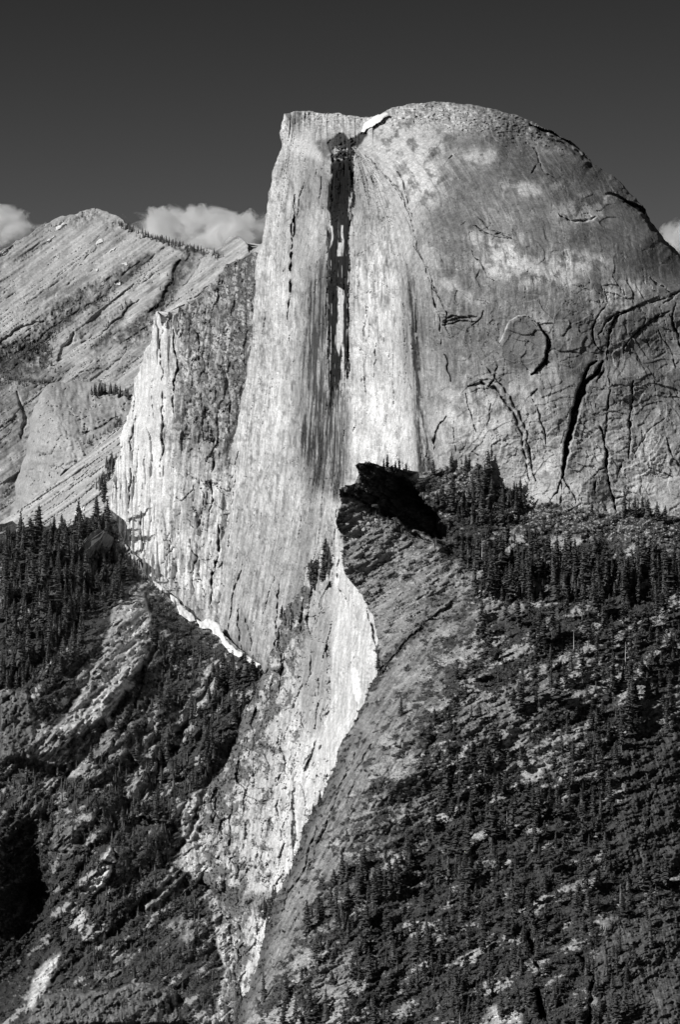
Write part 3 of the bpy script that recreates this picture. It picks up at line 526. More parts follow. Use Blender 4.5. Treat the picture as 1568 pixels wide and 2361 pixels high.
# ------------------------------------------------------------------ lower central wall
LW_OUT = V(560,1640,590,1590,612,1545,622,1505,640,1450,662,1392,690,1366,700,1330,718,1292,752,1278,768,1255,768,1206,784,1203,830,1250,960,1420,960,1600,900,1750,840,1900,760,2100,700,2440,500,2440,500,2361,515,2250,520,2150,500,2060,470,2035,425,2000,428,1950,448,1880,470,1830,500,1790,530,1745,548,1700)
lw_base = tps([(560,1640,4330),(620,1520,4340),(690,1366,4290),(720,1290,4270),(776,1206,4180),(430,1950,4210),(500,1790,4250),(470,2035,4110),(520,2200,4010),(510,2361,3920),
  (680,1560,4200),(760,1500,4100),(870,1500,3960),(700,1700,4080),(780,1750,3960),(600,1800,4130),(680,1900,3980),(560,2000,4060),(640,2050,3950),(600,2250,3880),(700,2440,3800),(960,1600,3850)])
def lw_fn(X, Y, si):
    f = Field(X, Y, 5, 65); D = lw_base(X, Y)
    D = D+fbm(X, Y, 22, 70, 4, 170, 0.55, 0.1)*6+fbm(X, Y, 70, 120, 3, 171)*12; wq = 1-0.85*f.mask(V(768,1206,784,1203,790,1290,800,1325,815,1345,835,1375,860,1418,874,1470,876,1560,850,1640,800,1720,765,1790,745,1720,762,1640,764,1500,768,1380,772,1290), 6)
    D = D+wq*(facets(X, Y, 26, 66, 172, 0.12, 1.0, 0.12)*9+facets(X, Y, 11, 26, 179, 0.1, 1.0, 0.15)*3+9*cracks(X, Y, 26, 60, 192, 0.15, 0.05, 0.0)+8*cracks(X, Y, 60, 14, 193, 0.1, 0.04, -0.15))+fbm(X, Y, 6, 8, 2, 178)*1.8
    st = fbm(X, Y, 6, 60, 4, 173, 0.6, 0.12); gr = fbm(X, Y, 7, 9, 3, 174, 0.7)
    xr = np.interp(Y, [1200,1400,1600,1800,2000,2361], [768,768,758,742,700,620])   # the clean pale panel begins here
    f.T = 0.45+0.12*sharp(st, 3)+0.13*gr+0.10*fbm(X, Y, 40, 60, 3, 194)+0.20*sst(-150, -20, X-xr)*sst(1500, 1700, Y)
    veg = sst(0.08, 0.18, fbm(X, Y, 26, 40, 6, 175, 0.8, 0.3)+0.34*(1-sst(20, 120, X-np.interp(Y, [1270,1400,1600,1700,1800,1950,2060,2361], [715,655,570,545,490,428,500,510])))-0.02-0.35*sst(-90, -20, X-xr))
    f.tone(veg*0.8, 0.08)
    gm = f.mask(V(690,1490,765,1340,762,1600,740,1700,700,1700,690,1600), 14); f.tone(gm*0.55, 0.24+0.08*fbm(X, Y, 5, 60, 3, 176, 0.6, 0.35))
    wp = f.mask(V(768,1206,784,1203,790,1290,800,1325,815,1345,835,1375,860,1418,874,1470,876,1560,850,1640,800,1720,765,1790,725,1860,700,1870,720,1790,745,1720,762,1640,764,1500,768,1380,772,1290), 3)
    f.tone(wp, 0.60+0.10*sharp(fbm(X, Y, 5, 90, 3, 177, 0.6, 0.03), 3)+0.08*fbm(X, Y, 14, 40, 3, 225)); D = D-wp*4
    f.D += -f.mask(V(786,1290,800,1325,815,1345,835,1375,860,1418,874,1470,876,1560,850,1640,840,1600,838,1500,820,1420,795,1360), 3)*3
    f.tone(f.mask(V(810,1542,820,1540,832,1590,826,1622,814,1600), 2), 0.85)
    for p, w_, d_ in [(V(783,1290,782,1360,800,1390),2.4,10),(V(848,1400,858,1440,866,1500),2,12),(V(856,1440,866,1470),2.6,14),(V(700,1290,690,1360),2.5,14),(V(700,1380,694,1440,690,1480),3,18),
              (V(640,1480,650,1540,640,1600),3,18),(V(800,1345,812,1380,820,1450),1.6,8),(V(560,1830,600,1850,640,1840),2,10),(V(640,1700,660,1760,640,1800),2.4,14),(V(700,1790,720,1740,730,1700),2,12),
              (V(560,1950,640,1960,690,1950),1.6,8),(V(760,1640,790,1642),1.6,8),(V(470,1850,462,1930,450,1990),3,18),(V(500,1820,492,1900),3,18),(V(530,1880,520,1980),2.5,14),(V(600,1900,640,1880),1.6,8)]: f.groove(p, w_, d_)
    # shelf at mid height, given as a darker tone only
    f.tone(f.mask(V(480,2040,510,2050,560,2060,620,2050,640,2075,600,2110,540,2090,500,2100), 8)*0.6, 0.09)
    return D+f.D, np.clip(f.T, 0.03, 0.85)
sheet('lower_cliff', LW_OUT, 1.7, lw_fn, M_FACE, 0.9, 5, 22, 14)

# ------------------------------------------------------------------ near slope and shoulder on the right
RS_OUT = V(820,1072,828,1066,845,1067,870,1070,900,1076,940,1084,985,1088,1012,1080,1040,1066,1080,1052,1130,1048,1165,1056,1188,1078,1204,1098,1222,1112,1240,1136,1262,1139,1290,1143,1320,1166,
  1345,1178,1372,1186,1420,1184,1460,1170,1500,1176,1540,1188,1580,1194,1660,1200,1660,2460,480,2460,531,2375,552,2330,576,2280,590,2230,605,2170,625,2100,645,2052,668,2010,688,1960,697,1915,712,1880,
  735,1850,755,1800,776,1745,806,1685,840,1622,868,1562,876,1530,873,1470,860,1418,836,1372,812,1345,798,1328,790,1290,788,1235,774,1200,786,1165,782,1130,795,1118,826,1112,829,1096)
rs_base = tps([(820,1072,3880),(900,1078,3930),(1000,1090,3990),(1130,1050,3990),(1240,1140,3960),(1400,1188,3900),(1568,1195,3880),(790,1160,3860),(790,1290,3860),(860,1420,3820),(873,1550,3720),
  (960,1250,3840),(1000,1350,3800),(930,1450,3740),(1100,1250,3850),(800,1690,3540),(690,1930,3440),(600,2200,3350),(540,2361,3310),(900,1650,3540),(850,1900,3410),(760,2150,3310),(1000,1600,3560),(1000,1900,3420),
  (1000,2361,3190),(1300,1400,3720),(1300,1700,3500),(1300,2000,3340),(1300,2361,3120),(1568,1400,3740),(1568,1700,3560),(1568,2000,3380),(1568,2361,3100),(700,2361,3250),(1660,2460,3050),(1660,1200,3880)])
ROCKS_R = [(V(790,1150,990,1230,1060,1300,1110,1330,1060,1400,960,1450,880,1530,870,1470,850,1400,800,1330,788,1240),0.24,0),
  (V(1080,1410,1150,1385,1210,1400,1180,1420,1100,1440),0.30,2),(V(880,1560,960,1470,1030,1410,1100,1400,1075,1480,1020,1580,990,1700,955,1820,905,1960,815,2110,700,2230,560,2361,540,2361,640,2080,720,1880,800,1710),0.24,0),
  (V(1420,1720,1480,1690,1568,1660,1568,2000,1480,2050,1420,1950,1440,1830),0.085,6),(V(1400,2120,1568,2060,1568,2361,1380,2361,1370,2250),0.11,6),
  (V(1050,1610,1120,1600,1150,1680,1090,1720,1060,1680),0.24,0),(V(1150,1600,1260,1560,1300,1600,1200,1680,1150,1680),0.22,0),(V(1150,1700,1220,1680,1230,1740,1160,1770),0.24,0),
  (V(1280,1750,1340,1740,1340,1800,1270,1800),0.24,0),(V(740,2230,810,2190,830,2250,770,2330,700,2300),0.26,0),(V(1480,1620,1568,1580,1568,1660,1480,1690),0.20,0),(V(1130,2320,1200,2330,1200,2361,1120,2361),0.5,4),
  (V(950,1840,990,1790,1010,1850,980,1900,940,1900),0.18,0)]
def rs_fn(X, Y, si):
    f = Field(X, Y, 6, 75); D = rs_base(X, Y)
    D = D+fbm(X, Y, 170, 90, 5, 180, 0.55, -0.5)*20; shm = 1-0.85*f.mask(ROCKS_R[2][0], 20)-0.35*f.mask(ROCKS_R[0][0], 12); D = D+shm*(fbm(X, Y, 26, 18, 4, 181, 0.6)*3.6+facets(X, Y, 34, 12, 195, -0.3)*3.4+facets(X, Y, 11, 6, 196, -0.3)*1.8)
    lft = 1-sst(20, 200, si+0*X); lft = lft*sst(1350, 1560, Y)*(1-sst(960, 1100, X)); w = np.clip(si/120, 0, 1)
    D = D+lft*90*(1-np.sqrt(1-(1-w)**2))*sst(1540, 1640, Y)
    D = D+lft*(ridged(X, Y, 200, 9, 3, 182, 0.6, -1.05)*2.6)
    T = 0.07+0.02*fbm(X, Y, 40, 30, 4, 183)+0.32*sst(0.09, 0.18, 0.75*fbm(X, Y, 95, 40, 3, 184, 0.5, -0.45)+0.5*fbm(X, Y, 16, 6, 4, 185, 0.7, -0.2)-0.14*sst(1780, 1950, Y)*(1-sst(2200, 2300, Y)*(X < 900))+0.10*np.exp(-((Y-1650)/120)**2)*sst(1000, 1150, X))
    f.T = T
    for k, (p, t_, a_) in enumerate(ROCKS_R):
        m_ = f.mask(p, 12); m_ = m_*sst(-0.22, -0.12, fbm(X, Y, 34, 14, 5, 241, 0.7, -0.5)+0.1*sst(1200, 1400, Y)) if k == 0 else (m_*sst(-0.55, -0.40, fbm(X, Y, 40, 18, 5, 253, 0.7, -0.6)-0.55*sst(880, 1040, X+0.45*(Y-1500))) if k == 2 else m_); rot = -1.05 if k == 2 else (1.3 if k in (3, 4) else -0.5)
        v = t_*(1+0.30*sharp(fbm(X, Y, 90, 6, 3, 186, 0.6, rot), 3)+0.4*fbm(X, Y, 9, 7, 3, 187, 0.7)+0.3*fbm(X, Y, 50, 50, 2, 188))
        f.tone(m_, v); f.D += -a_*m_+m_*(facets(X, Y, 90, 9, 189, rot)*(0.9 if k == 2 else 1.6)+5*cracks(X, Y, 90, 12, 197, rot, 0.05))
    # talus below the dome
    ta = f.mask(V(1000,1090,1040,1070,1130,1052,1200,1095,1240,1140,1320,1170,1568,1200,1568,1260,1400,1250,1250,1230,1150,1220,1060,1170), 12)
    f.tone(ta, 0.09); f.tone(ta*sst(0.12, 0.3, fbm(X, Y, 9, 5, 3, 190, 0.7)), 0.4); f.D += ta*ridged(X, Y, 8, 7, 2, 191)*2.4
    # dark stripe right along the shoulder edge
    f.tone(np.exp(-((si-10)/13)**2)*sst(1660, 1760, Y)*(X < 850)*0.7, 0.09)
    f.tone(f.mask(V(1040,1380,960,1450,905,1520,880,1560,870,1550,900,1500,960,1430,1030,1370), 5)*0.45, 0.08)
    f.step(V(1060,1370,960,1450,905,1515,872,1560), -7, 60)
    # the jutting prow: a sharp upper lip, deeply undercut below
    L1 = V(817,1069,830,1066,880,1082,930,1102,966,1132,990,1170,1030,1212); L2 = V(778,1126,822,1140,842,1162,870,1164,884,1190,920,1196,944,1222,980,1226,1000,1246,1036,1240)
    pm = f.mask(L1+L2[::-1], 1.6); k = np.nonzero(pm > 0.01)[0]; d1 = line_dist(f.wx[k], f.wy[k], L1)[0]; d2 = line_dist(f.wx[k], f.wy[k], L2)[0]
    f.D[k] += pm[k]*0.40*np.clip((X[k]-818)*0.75+(Y[k]-1074)*0.66, 0, 300)
    f.D += pm*(facets(X, Y, 34, 14, 198, 0.5)*11+fbm(X, Y, 12, 6, 3, 199)*3)
    f.tone(f.mask(V(820,1064,900,1085,950,1112,1010,1190,1015,1225,960,1222,900,1196,840,1160,790,1146,782,1128,826,1112), 3)*0.8, 0.10)  # shade of the undercut face painted into the tone as well
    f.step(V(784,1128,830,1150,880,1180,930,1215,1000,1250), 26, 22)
    f.D += 42*f.mask(V(1000,1180,1040,1205,1085,1240,1125,1280,1110,1300,1050,1285,1010,1250), 8); f.tone(f.mask(V(1000,1180,1040,1205,1085,1240,1125,1280,1110,1300,1050,1285,1010,1250), 8)*.8, .06)  # shadow patch right of the prow: sunk back and also painted dark
    for p, w_, d_ in [(V(1150,1960,1160,2050),2,6),(V(760,1880,720,1980,690,2060),3,12),(V(730,1900,700,2000,650,2100),3,14),(V(830,1700,790,1800,750,1900),2.4,8),(V(880,1650,830,1760,800,1850),2,7),
              (V(1540,1780,1500,1850,1490,1950),3,10),(V(1330,2200,1370,2250,1360,2361),7,30),(V(1240,2280,1260,2361),9,40),(V(1220,2150,1245,2240),7,26)]: f.groove(p, w_, d_)
    return D+f.D, np.clip(f.T, 0.03, 0.7)
sheet('hillside', RS_OUT, 1.9, rs_fn, M_ROCK, 0.6, 4, 20, 16, RI=130)
# valley floor far below
gnd = mesh_np('ground', [(-30000, -5000, -1000), (30000, -5000, -1000), (30000, 45000, -1000), (-30000, 45000, -1000)], [(0, 1, 2, 3)], [0.06]*4, M_ROCK); gnd['kind'] = 'structure'
#MORE

# ------------------------------------------------------------------ vegetation
def tag(o, label, cat, group=None, kind=None):
    if label: o['label'] = label
    if cat: o['category'] = cat
    if group: o['group'] = group
    if kind: o['kind'] = kind
def fir_template(seed, wh=15, nb=6, rad=0.15, low=0.08, droop=0.05, sparse=0.0, ragged=0.35):
    """crown triangles of a conifer of height 1"""
    r = np.random.default_rng(seed); v = []; f = []
    lop = r.uniform(0, 6.28)
    for i in range(wh):
        t = i/(wh-1); z = low+(1-low)*t**0.92; prof = (1-t)**0.75*(0.55+0.45*min(1, (t+0.12)/0.3))
        R0 = rad*prof+0.012
        if r.random() < sparse*(1-t): continue
        for k in range(nb):
            if r.random() < 0.10+sparse*0.5: continue
            a = k/nb*6.283+r.uniform(-0.5, 0.5)+i*1.1
            R = R0*r.uniform(1-ragged, 1+ragged)*(1+0.18*math.cos(a-lop)); z0 = z+r.uniform(-0.045, 0.045); dz = -droop*r.uniform(-0.5, 2.6)*(1-t)+0.01
            w = R*r.uniform(0.22, 0.42)+0.006; ca, sa = math.cos(a), math.sin(a)
            b = len(v); mx = 0.6
            v += [(0, 0, z0+0.012), (ca*R*mx-sa*w, sa*R*mx+ca*w, z0+dz*0.5+r.uniform(-.008, .004)), (ca*R, sa*R, z0+dz), (ca*R*mx+sa*w, sa*R*mx-ca*w, z0+dz*0.5+r.uniform(-.008, .004)), (ca*R*0.55, sa*R*0.55, z0+dz*0.4-0.028)]
            f += [(b, b+1, b+2), (b, b+2, b+3), (b, b+4, b+2)]
    # ragged dense heart of the crown
    m = 9; b = len(v); lv = 7
    for i in range(lv):
        t = i/(lv-1); z = low+0.01+(0.97-low)*t; R = rad*0.62*(1-t)**0.8*(1 if sparse == 0 else 0.6)+0.003
        for k in range(m): a = k/m*6.283+i*0.35; q = R*r.uniform(0.6, 1.25); v.append((math.cos(a)*q, math.sin(a)*q, z+r.uniform(-.02, .02)))
    for i in range(lv-1):
        for k in range(m):
            p, q = b+i*m+k, b+i*m+(k+1) % m
            if sparse and (i*3+k) % 4 == 0: continue
            f += [(p, q, q+m), (p, q+m, p+m)]
    return np.array(v), np.array(f)
def trunk_template(seed, r0=0.011, top=0.97, n=6):
    r = np.random.default_rng(seed); v = []; f = []; zs = [-0.04, 0.3, 0.65, top]; lean = r.uniform(-0.01, 0.01, (2,))
    for i, z in enumerate(zs):
        rr = r0*(1-0.85*max(z, 0)/top)
        for k in range(n): a = k/n*6.283; v.append((math.cos(a)*rr+lean[0]*z, math.sin(a)*rr+lean[1]*z, z))
    for i in range(len(zs)-1):
        for k in range(n):
            a = i*n+k; b = i*n+(k+1) % n; f += [(a, b, b+n), (a, b+n, a+n)]
    return np.array(v), np.array(f)
FIRS = [fir_template(100+i, 24, 9, (0.15, 0.2, 0.13, 0.18)[i], 0.04, 0.05, 0.0, 0.5) for i in range(4)]
PINES = [fir_template(200+i, 20, 8, 0.15+0.03*(i % 2), 0.30, 0.06, 0.16, 0.55) for i in range(3)]
TREES = FIRS+PINES
TRUNKS = [trunk_template(300+i, 0.012 if i < 4 else 0.014) for i in range(7)]
SMALLT = [fir_template(400+i, 9, 5, 0.17, 0.03, 0.05) for i in range(3)]
def me_of(name, vf, mat):
    me = bpy.data.meshes.new(name); me.from_pydata([tuple(p) for p in vf[0]], [], [tuple(int(i) for i in q) for q in vf[1]]); me.materials.append(mat); return me
CROWN_ME = [me_of('crown', t, M_LEAF) for t in TREES]; TRUNK_ME = [me_of('trunk', t, M_BARK) for t in TRUNKS]

def scatter(poly, n, seed, mind=0.0):
    r = random.Random(seed); xs = [p[0] for p in poly]; ys = [p[1] for p in poly]; out = []; tries = 0
    while len(out) < n and tries < n*60:
        tries += 1; x = r.uniform(min(xs), max(xs)); y = r.uniform(min(ys), max(ys))
        if not inside(np.array([x]), np.array([y]), poly)[0]: continue
        if mind and any((x-a)**2+(y-b)**2*2 < mind*mind for a, b in out): continue
        out.append((x, y))
    return out
# (sheet, polygon, how many, height min, max in picture units, kinds, spacing, place phrase)
STANDS = [
 ('slope', V(0,1245,60,1240,110,1235,180,1225,236,1205,255,1225,262,1250,180,1290,100,1300,0,1310), 46, 44, 84, 'fir', 6, 'on the shoulder below the striped slab'),
 ('slope', V(0,1300,100,1300,175,1290,178,1330,230,1340,200,1400,120,1440,0,1440), 56, 50, 84, 'fir', 8, 'in dense forest at the side wall foot'),
 ('slope', V(0,1430,130,1430,215,1400,200,1470,150,1560,110,1600,60,1580,0,1590), 58, 46, 80, 'fir', 8, 'in the dark forest above the small left cliffs'),
 ('slope', V(180,1290,262,1260,318,1320,300,1370,240,1420,180,1380), 26, 36, 70, 'fir', 9, 'on the brushy slope beside the side wall'),
 ('slope', V(360,1420,440,1460,470,1520,420,1640,360,1680,350,1560), 26, 36, 60, 'mix', 12, 'below the snow at the wall foot'),
 ('slope', V(500,1530,600,1560,560,1680,500,1780,420,1860,400,1760,440,1660), 60, 34, 62, 'fir', 9, 'in the wooded bowl beside the lower cliff'),
 ('slope', V(120,1760,400,1740,420,1860,400,1960,260,1920,150,1860), 60, 30, 55, 'fir', 9, 'on the forested apron in the valley side'),
 ('slope', V(100,1900,260,1900,400,1970,300,2090,180,2030), 34, 26, 46, 'mix', 9, 'around the pale water streak'),
 ('slope', V(160,2080,420,2080,480,2180,400,2260,200,2250,100,2230), 54, 24, 46, 'mix', 9, 'above the lowest cliff band'),
 ('hillside', V(1080,1130,1205,1120,1215,1180,1130,1230,1060,1200), 26, 50, 76, 'fir', 10, 'on the boulder slope right of the prow'),
 ('hillside', V(990,1170,1080,1160,1110,1240,1100,1330,1060,1330,1030,1240), 22, 50, 86, 'mix', 10, 'in the shade behind the prow'),
 ('hillside', V(1100,1280,1260,1290,1280,1390,1160,1400,1090,1380), 62, 56, 88, 'mix', 7, 'in the thick belt of forest under the dome'),
 ('hillside', V(1260,1292,1420,1300,1430,1392,1270,1390), 58, 52, 84, 'fir', 7, 'in middle of forest belt under the dome'),
 ('hillside', V(1420,1302,1568,1298,1590,1380,1430,1370), 52, 52, 84, 'fir', 7, 'right end of forest belt under the dome'),
 ('hillside', V(1080,1420,1300,1400,1568,1390,1568,1500,1300,1520,1120,1540), 46, 46, 76, 'pine', 16, 'on the open slope just below the forest belt'),
 ('hillside', V(1040,1560,1280,1540,1568,1510,1568,1680,1300,1740,1060,1780), 48, 46, 80, 'mix', 18, 'on the brushy middle slope'),
 ('hillside', V(1000,1790,1250,1760,1440,1700,1420,1960,1250,2000,960,1990), 60, 50, 84, 'mix', 14, 'on the steep brush slope near the middle right'),
 ('hillside', V(700,2130,780,2010,830,2000,900,1960,960,2000,900,2110,720,2220), 44, 46, 78, 'fir', 10, 'at the lower edge of the smooth shoulder'),
 ('hillside', V(900,2110,1000,2000,1250,2000,1420,1980,1440,2120,1250,2190,950,2240,850,2200), 64, 44, 76, 'mix', 13, 'in the dark lower woods'),
 ('hillside', V(560,2361,620,2270,720,2230,900,2200,1200,2220,1400,2160,1500,2361,1300,2400,600,2400), 76, 44, 76, 'mix', 12, 'along the very bottom of the slope'),
 ('hillside', V(1400,2050,1568,1950,1568,2200,1460,2250), 26, 40, 66, 'mix', 14, 'beside the dark slabs at far right'),
 ('lower_cliff', V(716,1316,740,1290,764,1300,762,1330,730,1360,705,1372), 18, 30, 54, 'fir', 6, 'on the little wooded spur against the big face'),
 ('lower_cliff', V(630,1470,660,1400,690,1400,670,1470), 8, 16, 30, 'fir', 6, 'on the broken edge left of the spur'),
 ('lower_cliff', V(560,2100,620,2080,650,2090,600,2180), 14, 22, 44, 'fir', 6, 'on the ledge under the white lower wall'),
]
SINGLES = [  # sheet, x, y of the foot, height, kind, label
 ('slope', 241,1182,92,'pine','tall thin pine with a bare trunk standing alone against the striped slab'),
 ('hillside',885,1078,22,'fir','small round-topped pine just right of the prow tip on the skyline'),
 ('hillside',893,1080,34,'fir','bushy pine in the skyline row near the prow, tallest of that row'),
 ('hillside',912,1082,20,'fir','thin little conifer on the prow skyline, next right of the bushy pine'),
 ('hillside',921,1084,28,'fir','slim conifer on the prow skyline in front of the pale wall'),
 ('hillside',937,1088,22,'fir','little conifer at the lower end of the prow skyline row'),
 ('hillside',944,1090,16,'fir','smallest conifer of the prow skyline row, at its right end'),
 ('hillside',1000,1100,40,'mix','conifer on the skyline just right of the bright face edge'),
 ('hillside',1042,1092,50,'fir','dark conifer at the left edge of the boulder slope skyline'),
 ('hillside',1075,1090,42,'fir','conifer on the boulder slope skyline before the cracked lower dome'),
 ('hillside',1128,1110,72,'fir','big dark fir rising highest on the boulder slope skyline'),
 ('hillside',1150,1100,42,'fir','conifer close beside the big dark skyline fir, on its right'),
 ('hillside',1178,1112,64,'fir','broad dark fir at the drop-off of the boulder slope skyline'),
 ('hillside',1366,1190,34,'fir','lone conifer at the foot of the dome where the forest edge dips'),
 ('hillside',1380,1196,28,'fir','short conifer right beside the lone one at the dome foot'),
 ('hillside',1440,1186,52,'fir','pointed fir first in the skyline row at the dome foot far right'),
 ('hillside',1452,1188,34,'fir','short fir second in the skyline row at the dome foot far right'),
 ('hillside',1464,1190,42,'fir','fir third in the skyline row at the dome foot far right'),
 ('hillside',1482,1194,50,'fir','bushy fir fourth in the skyline row at the dome foot far right'),
 ('hillside',1495,1196,46,'fir','fir fifth in the skyline row at the dome foot far right'),
 ('hillside',1516,1200,44,'fir','dark fir sixth in the skyline row at the dome foot far right'),
 ('hillside',1534,1206,40,'fir','fir last in the skyline row at the dome foot far right'),
 ('hillside',850,1512,46,'fir','dark conifer in the notch beside the white panel'),
 ('hillside',872,1545,40,'fir','conifer leaning over the notch where shoulder meets white panel'),
 ('hillside',738,1858,34,'fir','dark conifer hanging on the shoulder edge before the white wall'),
 ('hillside',722,1880,28,'fir','lower conifer hanging on the shoulder edge beneath the dark one'),
 ('hillside',700,1925,24,'fir','wind-bent small conifer on the shoulder edge against white rock'),
 ('hillside',668,2024,26,'fir','small conifer on the lower shoulder edge above the ledge'),
 ('hillside',1216,1908,100,'pine','very tall pine with long pale trunk in the middle of the brush slope'),
 ('hillside',1350,2055,95,'pine','tall pine with straight pale trunk above the dark lower woods'),
 ('hillside',1033,1988,80,'pine','tall thin pine with bare grey trunk near the left of the brush slope'),
 ('hillside',1131,1953,98,'pine','tall pale-trunked pine above the first black shade patch of the brush slope'),
 ('hillside',1388,1818,88,'pine','tall pine with bare lower trunk below the white scree fan'),
 ('hillside',1117,1798,80,'pine','slender pine beside the light rock windows of the middle slope'),
 ('hillside',1286,1633,78,'pine','tall pine with pale stem casting the round black shadow'),
 ('hillside',1344,1575,80,'pine','pine with bright white lower trunk on the middle slope'),
 ('hillside',1375,1588,84,'pine','long-stemmed pine just right of the white-trunked pine'),
 ('hillside',1244,1517,58,'pine','pine with bare stem on the upper open slope, near its centre'),
 ('hillside',925,1650,44,'fir','dark bushy conifer alone on the smooth grey shoulder'),
 ('hillside',898,1850,40,'fir','conifer standing on the smooth shoulder below its middle'),
 ('hillside',862,2080,70,'fir','large fir at the right foot of the smooth shoulder'),
 ('hillside',826,2090,74,'fir','large pointed fir at the left foot of the smooth shoulder'),
]
def dpt(sh, x, y):
    d = float(probe(sh, x, y)); return None if d != d else d
all_t = []; rr = random.Random(5)
for si_, (sh, poly, n, h0, h1, kd, sp, ph) in enumerate(STANDS):
    for (x, y) in scatter(poly, n, 900+si_, sp):
        d = dpt(sh, x, y)
        if d is None: continue
        h = rr.uniform(h0*0.8, h1*1.08) if rr.random() > 0.4 else rr.uniform(h0*0.4, h0*0.9)
        k = rr.randrange(4) if kd == 'fir' or (kd == 'mix' and rr.random() < 0.5) else 4+rr.randrange(3)
        all_t.append((h, x, y, sh, d, k, si_))
# the largest ones become trees of their own, the others one mass
all_t.sort(key=lambda t: -t[0]); ONE = 255
hero = all_t[:ONE]; rest = all_t[ONE:]
def plant(x, y, sh, d, k, h, label, group):
    r = bpy.data.objects.new('conifer' if k < 4 else 'pine_tree', None); COL.objects.link(r)
    p = P3(x, y, d); r.location = p; s = h*d/FPX; w_ = rr.uniform(0.75, 1.35); r.scale = (s*w_, s*w_*rr.uniform(0.85, 1.15), s); r.rotation_euler = (rr.uniform(-.03, .03), rr.uniform(-.03, .03), rr.uniform(0, 6.28))
    r.empty_display_size = 0.1
    tag(r, label, 'tree', group)
    for nm, me in (('crown', CROWN_ME[k]), ('trunk', TRUNK_ME[k])):
        c = bpy.data.objects.new(nm, me); COL.objects.link(c); c.parent = r
ORD = ['leftmost', 'second from the left', 'third from the left', 'fourth from the left', 'fifth from the left', 'sixth from the left', 'seventh from the left', 'eighth from the left', 'ninth from the left', 'tenth from the left',
  'eleventh from the left', 'twelfth from the left', 'thirteenth from the left', 'fourteenth from the left']
for si_, st_ in enumerate(STANDS):
    g = [t for t in hero if t[6] == si_]
    if not g: continue
    g.sort(key=lambda t: t[2]); rows = 1 if len(g) < 9 else (2 if len(g) < 20 else 3); nm = [['one'], ['uppermost', 'lower'], ['uppermost', 'middle', 'lowest']][rows-1]
    for q in range(rows):
        row = sorted(g[len(g)*q//rows:len(g)*(q+1)//rows], key=lambda t: t[1]); m_ = len(row)
        for j, t in enumerate(row):
            o_ = ORD[j] if j < (m_+1)//2 or m_ == 1 else ('rightmost' if j == m_-1 else ORD[m_-1-j].replace('left', 'right'))
            lab = ('dark fir, ' if t[5] < 4 else 'open pine, ')+o_.replace('the ', '')+(' ' if rows == 1 else ', '+nm[q]+' row, ')+st_[7]
            plant(t[1], t[2], t[3], t[4], t[5], t[0], lab, 'large trees '+st_[7])
for j, (sh, x, y, h, kd, lab) in enumerate(SINGLES):
    d = dpt(sh, x, y) or dpt(sh, x, y+10) or dpt(sh, x+8, y+12)
    if d is None: print('no ground for', lab); continue
    plant(x, y, sh, d, (j % 4) if kd != 'pine' else 4+j % 3, h, lab, 'single trees')

def merge(items, name, mat, label, cat, maxz=None):
    """items: (template verts, faces, x, y, z, sx, sz, rot)"""
    vs = []; fs = []; n = 0
    for (v, f, x, y, z, sx, sz, ro) in items:
        c, s_ = math.cos(ro), math.sin(ro)
        vs.append(np.stack([(v[:, 0]*c-v[:, 1]*s_)*sx+x, (v[:, 0]*s_+v[:, 1]*c)*sx+y, v[:, 2]*sz+z], 1)); fs.append(f+n); n += len(v)
    o = mesh_np(name, np.concatenate(vs), np.concatenate(fs), None, mat); tag(o, label, cat, None, 'stuff'); return o
its = []
def add_small(sh, x, y, h, tm):
    d = dpt(sh, x, y)
    if d is None: return
    p = P3(x, y, d); s = h*d/FPX; v, f = tm; its.append((v, f, p[0], p[1], p[2]-0.03*s, s*rr.uniform(0.8, 1.5), s, rr.uniform(0, 6.28)))
for t in rest: add_small(t[3], t[1], t[2], t[0], TREES[t[5]])
def along(pts, n, sp, seed):
    r = random.Random(seed); L_ = [math.hypot(pts[i+1][0]-pts[i][0], pts[i+1][1]-pts[i][1]) for i in range(len(pts)-1)]; T_ = sum(L_); o = []
    for _ in range(n):
        u = r.uniform(0, T_); i = 0
        while u > L_[i] and i < len(L_)-1: u -= L_[i]; i += 1
        t = u/L_[i]; o.append((pts[i][0]+(pts[i+1][0]-pts[i][0])*t+r.gauss(0, sp), pts[i][1]+(pts[i+1][1]-pts[i][1])*t+abs(r.gauss(0, sp))))
    return o
